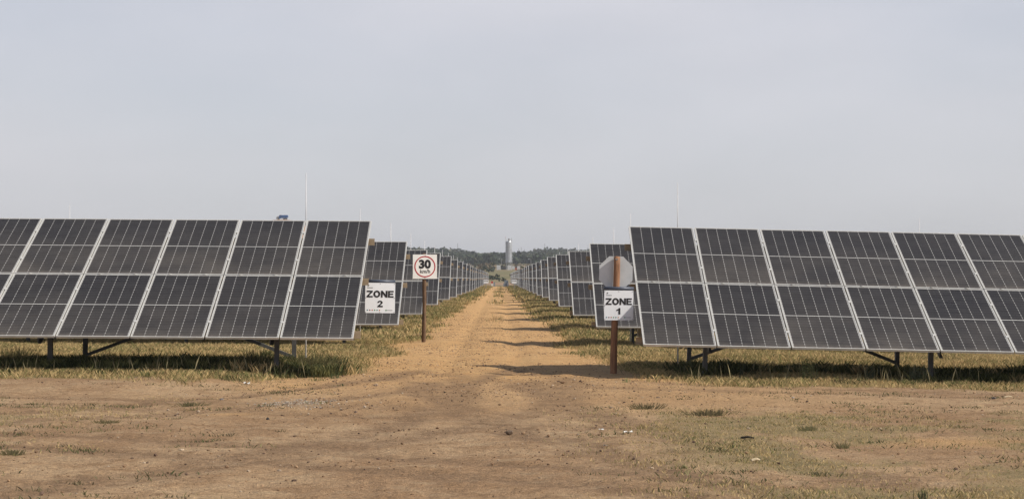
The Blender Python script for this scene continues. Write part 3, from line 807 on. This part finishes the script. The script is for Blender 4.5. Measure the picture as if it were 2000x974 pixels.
for x, y0, Y, lab in ((893.7, 475.5, 2150, 'tall lattice mast on the left part of the ridge'), (1064, 476, 2150, 'tall lattice mast on the right part of the ridge'),
                      (1012.8, 485.5, 2300, 'short mast on the ridge nearest the right of the silo'), (1018, 483, 2300, 'tallest of the cluster of masts right of the silo'),
                      (1024, 487, 2300, 'mast between the tallest and the last of the cluster right of the silo'), (1029.5, 489.5, 2300, 'rightmost low mast of the cluster right of the silo')):
    tower(x, y0, Y, lab, .45)

# truck on the heap
def truck():
    Y = 900.; a = px(551.5, 427.2, Y); k = Y / FPX; Lh = 23.4 * k
    g = H(a.x, Y); o = empty('dump_truck', (a.x, Y, g), 'blue dump truck seen against the sky above the nearest left panels', 'truck')
    s = Lh / 7.0                       # designed 7 units long, front towards -x
    M['tblue'] = noisy('blue_truck_paint', (.05, .13, .33), (.035, .09, .24), 1, .4, 0, 0)
    M['silver'] = noisy('silver_paint', (.38, .37, .36), (.25, .25, .25), 1, .4, .3, 0)
    M['glassd'] = mat('dark_window_glass', (.02, .025, .03), .1)
    def P(mb, prof, y0, y1):
        n = len(prof); vs = [(x * s, y0 * s, z * s) for x, z in prof] + [(x * s, y1 * s, z * s) for x, z in prof]
        mb.add(vs, [tuple(range(n)), tuple(range(2 * n - 1, n - 1, -1))] + [(i, n + i, n + (i + 1) % n, (i + 1) % n) for i in range(n)]); return mb
    P(MB(), [(-3.3, .85), (-3.3, 1.6), (-2.9, 1.85), (-1.9, 2.05), (-1.9, .85)], -1, 1).build('hood', M['silver'], o)
    cb = P(MB(), [(-1.9, .8), (-1.9, 2.0), (-1.5, 2.75), (-.7, 2.8), (-.7, .8)], -1.1, 1.1).build('cab', M['tblue'], o)
    for sy in (-1, 1): MB().box((-1.25 * s, sy * 1.11 * s, 2.2 * s), (.7 * s, .02, .6 * s)).build('window', M['glassd'], cb)
    P(MB(), [(-.55, 1.2), (-.6, 2.65), (3.2, 2.75), (3.5, 1.55), (2.3, 1.05)], -1.2, 1.2).build('tipper_body', M['tblue'], o)
    q = MB()
    for i in range(6): 
        for sy in (-1, 1): q.box(((-.2 + i * .62) * s, sy * 1.23 * s, 2.0 * s), (.1 * s, .06 * s, 1.2 * s))
    q.build('ribs', M['tblue'], o)
    MB().box((0, 0, .85 * s), (6.6 * s, .8 * s, .3 * s)).build('chassis', M['dark'], o)
    MB().box((-3.4 * s, 0, .75 * s), (.2 * s, 2.1 * s, .4 * s)).build('bumper', M['dark'], o)
    for x in (-2.2, 1.1, 2.2):
        for sy in (-1, 1):
            wq = MB().tube((x * s, sy * .75 * s, .55 * s), (x * s, sy * 1.15 * s, .55 * s), .55 * s, n=16).build('wheel', M['dark'], o)
            MB().tube((x * s, sy * 1.15 * s, .55 * s), (x * s, sy * 1.18 * s, .55 * s), .25 * s, n=10).build('rim', M['silver'], wq)
    MB().tube((-.62 * s, .9 * s, 1.5 * s), (-.62 * s, .9 * s, 3.1 * s), .07 * s, n=6).build('exhaust', M['silver'], o)
truck()

# ------------------------------------------------------------------ vegetation
def crowns(cx, cy, cz, R, Hh, nleaf, leaf, tint, rg):
    """leaf faces for many crowns; arrays per crown"""
    n = len(cx); N = n * nleaf
    ci = np.repeat(np.arange(n), nleaf)
    # clumps in each crown
    nc = 9; a = rg.normal(size=(n, nc, 3)); a /= np.linalg.norm(a, axis=2, keepdims=True); a *= rg.uniform(.35, .95, (n, nc, 1)) ; a[..., 2] = np.abs(a[..., 2]) * .9 - .15
    ck = rg.integers(0, nc, N); ctr = a[ci, ck]
    d = rg.normal(size=(N, 3)); d /= np.linalg.norm(d, axis=1, keepdims=True)
    p = ctr + d * rg.uniform(.15, .38, (N, 1))
    P = np.stack([cx[ci] + p[:, 0] * R[ci], cy[ci] + p[:, 1] * R[ci], cz[ci] + p[:, 2] * Hh[ci]], 1)
    t1 = rg.normal(size=(N, 3)); t1 /= np.linalg.norm(t1, axis=1, keepdims=True)
    t2 = np.cross(d, t1); t2 /= np.linalg.norm(t2, axis=1, keepdims=True) + 1e-9
    s = (leaf[ci] * rg.uniform(.6, 1.3, N))[:, None]
    V = np.stack([P - t1 * s, P + t2 * s * .9, P + t1 * s, P - t2 * s * .9], 1).reshape(-1, 3)
    F = np.arange(N * 4).reshape(-1, 4)
    cl = tint[ci] * (1 + rg.uniform(-.22, .22, (N, 1))) * (1 + (rg.uniform(-.2, .2, (n, nc, 1)))[ci, ck])
    return V, F, np.repeat(np.clip(cl, 0, 1), 4, axis=0)
def tints(n, rg):
    base = np.array([[.042, .056, .032], [.052, .064, .038], [.034, .048, .028], [.070, .070, .042], [.046, .060, .034]])
    return base[rg.integers(0, len(base), n)] * rg.uniform(.8, 1.25, (n, 1))
rg = np.random.default_rng(5)
# wooded ridge
n = 6000
ty = rg.uniform(1410, 2380, n); tx = rg.uniform(-.165, .165, n) * ty * 1.0
dens = fbm(tx / 90, ty / 120, 3, 3); keep = (dens > .30) | (ty > 2150); tx, ty = tx[keep], ty[keep]; n = len(tx)
tR = rg.uniform(3.0, 6.5, n); tH = tR * rg.uniform(.6, .95, n); tz = height(tx, ty) + tH * .55 + rg.uniform(.2, 1.6, n)
V, F, T = crowns(tx, ty, tz, tR, tH, 44, tR * .26, tints(n, rg), rg)
o = link(bpy.data.objects.new('woodland', np_mesh('woodland', V, F, M['leaf'], dict(tint=T)))); tag(o, 'dark green bush and woodland covering the hazy ridge', 'woodland', kind='stuff')
# scrub in the valley and around the silo
n = 420
ty = rg.uniform(560, 1480, n); tx = rg.uniform(-.07, .07, n) * ty
ok = np.zeros(n, bool)
u_ = tx / ty * FPX + X0
ok |= (ty > 1050) & (fbm(tx / 40, ty / 60, 3, 6) > .5)
ok |= (ty > 690) & (ty < 770)
ok |= (ty > 860) & (u_ < 968)
ok |= (ty > 860) & (u_ > 1012)
ok &= ~((np.abs(ty - 995) < 30) & (np.abs(u_ - 992) < 26))
tx, ty = tx[ok], ty[ok]; n = len(tx)
tR = rg.uniform(.9, 2.6, n); tH = tR * .8; tz = height(tx, ty) + tH * .3
tt = tints(n, rg) * .9; br = rg.random(n) < .35; tt[br] = np.array([.16, .12, .07]) * rg.uniform(.7, 1.2, (br.sum(), 1))
V, F, T = crowns(tx, ty, tz, tR, tH, 60, tR * .2, tt, rg)
o = link(bpy.data.objects.new('scrub', np_mesh('scrub', V, F, M['leaf'], dict(tint=T)))); tag(o, 'low scrub bushes scattered over the far fields', 'scrub', kind='stuff')

M['bark'] = noisy('bark', (.10, .08, .06), (.06, .045, .035), 3, .9, 0, 0)
def tree(x, ybase, Y, hpx, wpx, label, tint, seed, flat=False, bare=False):
    r2 = np.random.default_rng(seed); rr = random.Random(seed)
    X = (x - X0) * Y / FPX; g = H(X, Y); k = Y / FPX
    topz = CAMZ - (ybase - hpx - Y0) * k; h_ = max(topz - g, 2.0); R = wpx * k / 2
    o = empty('tree', (X, Y, g), label, 'tree', 'single trees beyond the farm')
    q = MB(); q.tube((0, 0, -.3), (0, 0, h_ * .5), h_ * .04, h_ * .025, n=7)
    for i in range(8):
        a = rr.uniform(0, 6.28); e = Vector((math.cos(a) * R * .6, math.sin(a) * R * .6, h_ * rr.uniform(.65, .9)))
        q.tube((0, 0, h_ * rr.uniform(.3, .48)), e, h_ * .02, h_ * .007, n=5)
        if bare:
            for j in range(4):
                q.tube(e * rr.uniform(.7, 1), e + Vector((rr.uniform(-1, 1), rr.uniform(-1, 1), rr.uniform(.2, 1))) * R * .4, h_ * .008, h_ * .003, n=4)
    q.build('trunk', M['bark'], o)
    ch = h_ * (.22 if flat else .36)
    V, F, T = crowns(np.array([0.]), np.array([0.]), np.array([h_ - ch * .95]), np.array([R]), np.array([ch]), 120 if bare else 420, np.array([R * .11]), np.array([tint]), r2)
    inst('crown', np_mesh('crown', V, F, M['leaf'], dict(tint=T)), o)
G1, G2, G3 = (.05, .07, .028), (.04, .06, .025), (.15, .115, .07)
tree(895, 496, 2120, 12, 14, 'tallest airy tree on the skyline below the left lattice mast', G1, 1, True)
tree(916, 497, 2120, 8, 12, 'rounded dark tree on the skyline right of the left lattice mast', G2, 2)
tree(929, 500, 2120, 9, 13, 'broad dark tree on the ridge midway between left mast and silo', G2, 3)
tree(1061, 497, 2120, 9, 15, 'flat topped pale tree on the skyline below the right lattice mast', G1, 4, True)
tree(1046, 499, 2120, 8, 13, 'rounded tree on the skyline left of the right lattice mast', G2, 5)
tree(963.5, 531, 960, 21, 10, 'dark tree with visible trunk left of the white cabin', G2, 6)
tree(957, 533, 930, 13, 11, 'brown bare bush tree beyond the far end of the left tables', G3, 7, bare=True)
tree(1020, 527, 980, 9, 9, 'green bush tree beyond the right tables near the sheds', G1, 8)
tree(998.5, 542, 720, 9, 11, 'dark round bush at the far end above the right tables', G2, 9)

# ---- grass blades
def blades(x, y, hgt, wid, tint, lean, rg, name, label):
    n = len(x); z = height(x, y) - .01
    a = rg.uniform(0, 2 * np.pi, n); wx = np.cos(a) * wid / 2; wyy = np.sin(a) * wid / 2
    b = rg.uniform(0, 2 * np.pi, n); ln = lean * hgt * rg.uniform(.2, 1., n); dx = np.cos(b) * ln; dy = np.sin(b) * ln
    z1 = z + hgt * .6; z2 = z + hgt
    V = np.stack([np.stack([x - wx, y - wyy, z], 1), np.stack([x + wx, y + wyy, z], 1),
                  np.stack([x + wx * .7 + dx * .4, y + wyy * .7 + dy * .4, z1], 1), np.stack([x - wx * .1 + dx, y - wyy * .1 + dy, z2], 1)], 1).reshape(-1, 3)
    F = np.arange(n * 4).reshape(-1, 4)
    T = np.repeat(np.clip(tint, 0, 1), 4, axis=0)
    o = link(bpy.data.objects.new(name, np_mesh(name, V, F, M['grass'], dict(tint=T)))); tag(o, label, 'grass', kind='stuff'); return o
STRAW = np.array([.50, .37, .185]); OLIVE = np.array([.20, .19, .075]); GREEN = np.array([.145, .145, .058]); DARKG_SHADE = np.array([.058, .066, .028])  # last one: dark green, deepened for the shade under the tables
def mixt(n_, gfrac, rg):
    u = rg.random(len(gfrac)); k = rg.uniform(.75, 1.2, (len(gfrac), 1))
    t = np.where((u < gfrac)[:, None], np.where(rg.random((len(gfrac), 1)) < .55, GREEN, OLIVE), np.where(rg.random((len(gfrac), 1)) < .86, STRAW, OLIVE * 1.3))
    return t * k
def tufts(n, ylo, yhi, ulim, per, spread, rg, power=1.):
    # uniform in area inside the view wedge
    yy = np.sqrt(rg.uniform(ylo ** 2, yhi ** 2, n)); xx = rg.uniform(-1, 1, n) * (ulim * yy + .5)
    d = grass_density(xx, yy); k = rg.random(n) < d ** power; xx, yy = xx[k], yy[k]
    xx = np.repeat(xx, per) + rg.normal(0, 1, len(xx) * per) * np.repeat(spread, 1); yy = np.repeat(yy, per) + rg.normal(0, spread, len(yy) * per)
    return xx, yy
# short dry grass
x, y = tufts(190000, 13, 52, .29, 5, .07, rg)
gf = sm(.42, .6, fbm(x * .9, y * .7, 3, 15)); near = y < 27
hh = rg.uniform(.02, .085, len(x)) * np.where(near, .38, 1) * (.45 + 1.3 * fbm(x * 1.1, y * .8, 3, 31)); 
blades(x, y, hh, rg.uniform(.004, .010, len(x)), mixt(0, np.where(y < 31.5, gf * .25, gf * .45) + .03, rg), 1.1, rg, 'dry_grass', 'short dry straw coloured grass on the verges and the bare ground')
# medium distance verges
x, y = tufts(60000, 50, 130, .10, 4, .12, rg)
gf = sm(.4, .58, fbm(x * .5, y * .3, 3, 15))
blades(x, y, rg.uniform(.05, .17, len(x)), rg.uniform(.015, .035, len(x)), mixt(0, gf * .5 + .12, rg), .9, rg, 'verge_grass', 'mixed green and straw grass on the verges along the track')
x, y = tufts(60000, 130, 395, .04, 3, .25, rg)
gf = sm(.4, .58, fbm(x * .3, y * .15, 3, 15))
blades(x, y, rg.uniform(.08, .24, len(x)), rg.uniform(.05, .11, len(x)), mixt(0, gf * .5 + .22, rg), .8, rg, 'far_verge_grass', 'green grass on the verges near the far end of the track')
# tall tussocks around and under the front tables, green darkened to deepen the shade
def tussocks(n, rg):
    X, Y, Hh, T = [], [], [], []
    for i in range(n):
        side = -1 if rg.random() < .55 else 1
        cx = side * rg.uniform(2.6, 10.2); cy = rg.choice([rg.normal(30.6, .5), rg.normal(32.7, .95)], p=[.12, .88]) if True else 0
        if side < 0 and cx > -3.2 and cy < 29.6: continue
        if cy < 29.8 or (cy < 31.2 and rg.random() < .8): continue
        if side > 0 and cx < 3.0: continue
        dn = vn(np.array([cx * .8 + 50]), np.array([cy * .5]))[0]
        if dn < .42: continue
        k = int(rg.integers(25, 70)); sp = rg.uniform(.05, .16)
        X.append(cx + rg.normal(0, sp, k)); Y.append(cy + rg.normal(0, sp, k)); h0 = rg.uniform(.09, .22) * (.6 if cy < 31 else 1) 
        Hh.append(h0 * rg.uniform(.5, 1.1, k)); base = [DARKG_SHADE, GREEN, OLIVE, STRAW][rg.choice(4, p=[.5, .3, .14, .06])]
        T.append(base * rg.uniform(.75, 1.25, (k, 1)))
    return np.concatenate(X), np.concatenate(Y), np.concatenate(Hh), np.concatenate(T)
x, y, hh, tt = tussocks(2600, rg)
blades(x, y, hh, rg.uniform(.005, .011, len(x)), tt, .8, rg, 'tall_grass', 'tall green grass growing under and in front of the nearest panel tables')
n = 420; x = rg.choice([-1, 1], n) * rg.uniform(2.9, 10.5, n); y = rg.normal(31.3, .55, n)
k = (vn(x * 1.3 + 40, y * .8) > .38) & (y > 30); x, y = x[k], y[k]
blades(x, y, rg.uniform(.12, .34, len(x)), rg.uniform(.0018, .0032, len(x)), np.array([[.36, .31, .18]]) * rg.uniform(.7, 1.15, (len(x), 1)), .35, rg, 'dead_stalks', 'thin dead grass stalks standing in front of the shade under the tables')
# behind the front tables and in the shade lines
x, y = tufts(26000, 36, 75, .22, 5, .07, rg)
blades(x, y, rg.uniform(.04, .13, len(x)), rg.uniform(.008, .015, len(x)), mixt(0, np.full(len(x), .22), rg), .9, rg, 'mid_grass', 'ankle high grass between the first panel rows')

# ---- low creeping weeds dotted over the bare ground
n = 900; cy = np.sqrt(rg.uniform(13.5 ** 2, 29.5 ** 2, n)); cx = rg.uniform(-.28, .28, n) * cy
pr = np.where(cx < -2.2, sm(.45, .62, fbm(cx * .5, cy * .8, 3, 41)), np.where(cx > .8, sm(.42, .6, fbm(cx * .5, cy * .8, 3, 42)), 0)); k = rg.random(n) < pr * .8; cx, cy = cx[k], cy[k]; n = len(cx)
per = 26; R_ = np.repeat(rg.uniform(.03, .16, n), per)
x = np.repeat(cx, per) + rg.normal(0, 1, n * per) * R_ * 1.4; y = np.repeat(cy, per) + rg.normal(0, 1, n * per) * R_ * .7
tt = np.repeat(np.array([[.13, .125, .06], [.10, .11, .05], [.17, .14, .08], [.20, .19, .09]])[rg.integers(0, 4, n)], per, axis=0) * rg.uniform(.7, 1.3, (n * per, 1))
blades(x, y, rg.uniform(.012, .045, n * per), rg.uniform(.006, .013, n * per), tt, 1.3, rg, 'creeping_weeds', 'low olive weeds dotted over the bare foreground dirt')
# ---- individual weeds
def weed(xp, yp, hpx, wpx, label, tint, seed, leafy=True, name='weed_plant', Y=None):
    r2 = random.Random(seed); 
    # find the ground distance under the pixel
    if Y is None:
        Y = 30.
        for _ in range(12): Y = (CAMZ - H((xp - X0) * Y / FPX, Y)) * FPX / (yp - Y0)
    X = (xp - X0) * Y / FPX; g = H(X, Y); k = Y / FPX; h_ = hpx * k; R = wpx * k / 2
    V, F, T = [], [], []
    def quad(p, a, b, c, t):
        i = len(V); V.extend([p, a, b, c]); F.append((i, i + 1, i + 2, i + 3)); T.extend([t] * 4)
    ns = max(5, int(wpx * .8)) if leafy else int(wpx * (3.2 if hpx > 15 else 2.2))
    for i in range(ns):
        bx = r2.gauss(0, R * .4); by = r2.gauss(0, R * .3); hh_ = h_ * r2.uniform(.5, 1.05)
        tx_ = bx * (1.0 if leafy else 1.5) + r2.gauss(0, h_ * (.12 if leafy else .42)); ty_ = by + r2.gauss(0, h_ * .15)
        w_ = .003 if leafy else r2.uniform(.003, .006); kk = r2.uniform(.75, 1.2); mm = 0 if leafy else max(0, r2.uniform(-.6, .8)); c = tuple(q * kk * (1 - mm) + qs * mm for q, qs in zip(tint, (.34, .28, .14)))
        quad((bx - w_, by, -.01), (bx + w_, by, -.01), (tx_ + w_ * .4, ty_, hh_), (tx_ - w_ * .4, ty_, hh_), c)
        if leafy:
            for j in range(16):
                f = r2.uniform(.12, 1.); px_, py_, pz_ = bx + (tx_ - bx) * f, by + (ty_ - by) * f, hh_ * f
                a = r2.uniform(0, 6.28); ll = h_ * r2.uniform(.05, .10); dx, dy, dz_ = math.cos(a) * ll, math.sin(a) * ll, ll * r2.uniform(.2, .9); q = ll * .22
                cc = tuple(q2 * r2.uniform(.75, 1.25) for q2 in tint)
                quad((px_, py_, pz_), (px_ + dx * .5 - dy / ll * q, py_ + dy * .5 + dx / ll * q, pz_ + dz_ * .6), (px_ + dx, py_ + dy, pz_ + dz_), (px_ + dx * .5 + dy / ll * q, py_ + dy * .5 - dx / ll * q, pz_ + dz_ * .4), cc)
    me = np_mesh(name, np.array(V), np.array(F), M['grass'], dict(tint=np.array(T)))
    o = link(bpy.data.objects.new(name, me)); o.location = (X, Y, g); tag(o, label, 'plant', 'weeds and tussocks', 'stuff' if 'weeds' in label or 'patch' in label else None)
GG = (.15, .165, .105); GD = (.085, .092, .046); ST = (.30, .26, .13)
weed(35, 718, 42, 60, 'straw green grass tussock at the far left edge under the left table', ST, 1, False, 'grass_tussock')
weed(115, 718, 16, 16, 'small bright leafy weed in the shade under the left table', (.2, .24, .12), 2)
weed(268, 716, 38, 26, 'spindly weed with seed heads under the left table', (.17, .17, .09), 3)
weed(345, 716, 28, 30, 'wispy tall weed left of the front leg of the left table', (.19, .19, .10), 4)
weed(618, 727, 38, 80, 'large green tussock right of the front leg under the left table', (.17, .16, .08), 5, False, 'grass_tussock')
weed(500, 722, 40, 70, 'dark green tussock at the shaded foot of the front leg', GD, 6, False, 'grass_tussock')
weed(705, 728, 14, 30, 'low leafy weed at the verge corner by the dirt track', (.15, .19, .09), 7)
weed(655, 738, 12, 34, 'low broad leafed weed on the verge left of the track mouth', (.12, .15, .07), 8)
weed(1448, 738, 34, 12, 'upright weed in front of the right table near its second leg', GG, 9)
weed(1578, 745, 46, 40, 'tall leafy weed clump in front of the right table, darker one', GD, 10)
weed(1698, 744, 34, 26, 'grey green weed clump left of the right table rear leg', GG, 11)
weed(1795, 748, 36, 60, 'grey green leafy weed clump around the right table front leg', GG, 12)
weed(1925, 742, 24, 22, 'small weed at the right end below the right table', GD, 13)
weed(1222, 746, 9, 26, 'pale green leafy weed at the foot of the red brown post', (.28, .33, .16), 14)
weed(1262, 799, 13, 62, 'left one of two dark dry weed patches on the right foreground dirt', (.12, .105, .06), 15, False)
weed(1385, 811, 12, 90, 'right one of two dark dry weed patches on the right foreground dirt', (.11, .095, .055), 16, False)
weed(1645, 875, 11, 26, 'small green tuft in the middle of the right foreground turf', (.20, .19, .10), 17, False, 'grass_tussock')
weed(1580, 840, 9, 44, 'low green tuft on the right foreground below the dry weeds', (.19, .18, .09), 18, False, 'grass_tussock')
weed(1800, 972, 17, 30, 'dark weed at the bottom right edge of the view', (.10, .11, .06), 19)
weed(375, 792, 7, 60, 'low dark weeds on bare dirt in the left foreground', (.14, .13, .07), 20, False)
weed(25, 885, 9, 50, 'green tuft at the left edge of the foreground', (.19, .17, .09), 21, False, 'grass_tussock')
weed(210, 826, 7, 60, 'sparse dry weed patch in the left foreground', (.15, .135, .07), 22, False)
weed(1090, 657, 11, 14, 'dark green weed on the verge beside the second right table', GD, 23)
weed(1135, 697, 9, 16, 'small leafy weed on the right verge left of the red brown post', (.14, .18, .08), 24)

# ---- stones
def stones(x, y, s, tint, rg, name, label, kind='stuff', lift=.2):
    ico = bmesh.new(); bmesh.ops.create_icosphere(ico, subdivisions=1, radius=1.); bv = np.array([v.co[:] for v in ico.verts]); bf = np.array([[v.index for v in f.verts] for f in ico.faces]); ico.free()
    n = len(x); z = height(x, y)
    sc = np.stack([s * rg.uniform(.8, 1.4, n), s * rg.uniform(.7, 1.2, n), s * rg.uniform(.45, .8, n)], 1)
    a = rg.uniform(0, 6.28, n); ca, sa = np.cos(a), np.sin(a)
    P = bv[None] * (1 + rg.uniform(-.22, .22, (n, len(bv), 1))) * sc[:, None, :]
    X = P[..., 0] * ca[:, None] - P[..., 1] * sa[:, None]; Yy = P[..., 0] * sa[:, None] + P[..., 1] * ca[:, None]
    V = np.stack([X + x[:, None], Yy + y[:, None], P[..., 2] + z[:, None] + (s * lift)[:, None]], -1).reshape(-1, 3)
    F = (bf[None] + (np.arange(n) * len(bv))[:, None, None]).reshape(-1, 3)
    T = np.repeat(tint, len(bv), axis=0)
    o = link(bpy.data.objects.new(name, np_mesh(name, V, F, M['stone'], dict(tint=T))))
    return tag(o, label, 'stones' if kind else 'stone', kind=kind)
n = 190000
y = np.sqrt(rg.uniform(13.5 ** 2, 95 ** 2, n)); x = rg.uniform(-.29, .29, n) * y
l, r = road_edges(y)
wgt = .20 + .8 * np.exp(-((x + .6) / 3.0) ** 2) * sm(22, 27, y) + .2 * (y < 30)
wgt *= (1 - grass_density(x, y)) * np.interp(y, [13, 22, 30, 95], [.5, 1, .9, .55])
wgt *= sm(.3, .6, fbm(x * .8, y * .5, 3, 21)) * 1.3
k = rg.random(n) < wgt; x, y = x[k], y[k]; n = len(x)
s = np.exp(rg.normal(-5.05, .5, n)).clip(.0035, .020)
tt = np.array([[.30, .20, .12], [.22, .14, .085], [.42, .33, .24], [.12, .08, .06]])[rg.choice(4, n, p=[.35, .33, .1, .22])] * rg.uniform(.8, 1.2, (n, 1))
stones(x, y, s, tt, rg, 'gravel', 'small stones and clods strewn over the dirt')
n = 260; x = rg.normal(-2.5, .3, n); y = rg.normal(25.0, .45, n)
stones(x, y, rg.uniform(.005, .014, n), np.full((n, 3), .38) * np.array([1, .86, .70]) * rg.uniform(.7, 1.3, (n, 1)), rg, 'pale_gravel', 'patch of pale grey gravel left of the track mouth')
def one_stone(xp, yp, wpx, col, label):
    Y = 25.
    for _ in range(12): Y = (CAMZ - H((xp - X0) * Y / FPX, Y)) * FPX / (yp - Y0)
    X = (xp - X0) * Y / FPX
    o = stones(np.array([0.]), np.array([0.]), np.array([wpx * Y / FPX / 2]), np.array([col]), rg, 'stone', label, None)
    me = o.data; zz = H(0, 0)
    for v in me.vertices: v.co.z -= zz
    o.location = (X, Y, H(X, Y)); o['group'] = 'larger single stones'
for xp, yp, w_, c, lab in ((994, 845, 17, (.17, .125, .09), 'dark flat stone lying in the middle foreground below the track'),
        (524, 819, 9, (.05, .045, .045), 'small black stone on the dirt left of the track mouth'),
        (434, 779, 8, (.2, .18, .17), 'grey stone on the dirt near the left verge'), (713, 794, 8, (.42, .33, .25), 'pale stone left of the track mouth'),
        (695, 804, 9, (.14, .1, .08), 'dark stone just below a pale one left of the track mouth'), (1098, 748, 8, (.28, .18, .11), 'brown stone in the shadow on the track'),
        (1549, 778, 8, (.36, .32, .28), 'grey stone on the right dirt strip in front of the table'), (1942, 779, 11, (.13, .11, .1), 'dark flat stone at the right edge of the dirt strip'),
        (1780, 746, 10, (.45, .45, .45), 'light grey stone beside the weeds of the right front leg'), (1285, 776, 8, (.2, .14, .1), 'brown stone right of the post on the dirt strip'),
        (734, 752, 9, (.3, .22, .15), 'stone by the corner of the left verge'), (577, 851, 7, (.15, .1, .07), 'small brown stone in the lower left foreground')):
    one_stone(xp, yp, w_, c, lab)
def ground_pt(xp, yp):
    Y = 25.
    for _ in range(12): Y = (CAMZ - H((xp - X0) * Y / FPX, Y)) * FPX / (yp - Y0)
    X = (xp - X0) * Y / FPX; return Vector((X, Y, H(X, Y))), Y / FPX
M['stick'] = noisy('dark_stick', (.05, .04, .03), (.03, .025, .02), 9, .9, 0, 0); M['chip'] = noisy('pale_wood', (.6, .5, .34), (.48, .38, .24), 9, .8, 0, 0)
M['litter'] = noisy('white_litter', (.75, .74, .7), (.6, .58, .54), 9, .7, 0, 0)
def stick(xp, yp, wpx, m, name, label, cat, th=.012, ang=.4):
    p_, k = ground_pt(xp, yp); L_ = wpx * k / 2; q = MB(); d = Vector((math.cos(ang), math.sin(ang), 0))
    q.tube(-d * L_, Vector((0, 0, .012)), th, th * .9, 7); q.tube(Vector((0, 0, .012)), d * L_ * .95 + Vector((0, 0, .004)), th * .9, th * .6, 7)
    o = q.build(name, m); o.location = p_ + Vector((0, 0, th)); tag(o, label, cat)
stick(1460, 857, 28, M['stick'], 'stick', 'short dark stick lying on the right foreground turf', 'stick', .012, -.5)
stick(1476, 900, 17, M['chip'], 'wood_chip', 'pale wood chip on the lower right foreground turf', 'wood chip', .014, .2)
stick(1970, 778, 16, M['chip'], 'wood_chip', 'pale wood chip near the right edge of the dirt strip', 'wood chip', .012, .1)
def litter(xp, yp, wpx, label, seed):
    p_, k = ground_pt(xp, yp); R = wpx * k / 2; rr = random.Random(seed); q = MB(); n = 5; vs = []
    for i in range(n):
        for j in range(n): vs.append(((i / (n - 1) - .5) * 2 * R + rr.uniform(-.2, .2) * R, (j / (n - 1) - .5) * 1.6 * R, abs(rr.gauss(0, .35)) * R + .005))
    q.add(vs, [(i * n + j, (i + 1) * n + j, (i + 1) * n + j + 1, i * n + j + 1) for i in range(n - 1) for j in range(n - 1)])
    o = q.build('litter', M['litter'], smooth=True); o.location = p_; tag(o, label, 'litter', 'white scraps on the ground')
litter(483, 749, 11, 'white scrap on the edge of the left verge', 1); litter(1174, 840, 9, 'upper white scrap on the foreground right of the track', 2)
litter(1182, 870, 8, 'lower white scrap on the foreground right of the track', 3); litter(1228, 846, 17, 'flat white scrap right of the upper white scrap', 4)
litter(12, 735, 8, 'white scrap at the left edge of the left verge', 5); litter(1718, 746, 5, 'tiny white scrap below the right table', 6)

# ------------------------------------------------------------------ haze
hz = MB(); x0, x1, y0, y1, z0, z1_ = -9000, 9000, -350, 8000, -60, 90
hz.box(((x0 + x1) / 2, (y0 + y1) / 2, (z0 + z1_) / 2), (x1 - x0, y1 - y0, z1_ - z0))
hm_ = bpy.data.materials.new('haze'); hm_.use_nodes = True; t_ = hm_.node_tree; t_.nodes.clear()
vo = t_.nodes.new('ShaderNodeVolumePrincipled'); vo.inputs['Color'].default_value = (.86, .9, .97, 1); vo.inputs['Density'].default_value = .00014; vo.inputs['Anisotropy'].default_value = .2
oo = t_.nodes.new('ShaderNodeOutputMaterial'); t_.links.new(vo.outputs[0], oo.inputs['Volume'])
HZ = hz.build('haze', hm_); tag(HZ, 'thin pale haze hanging over the plain', 'haze', kind='stuff')
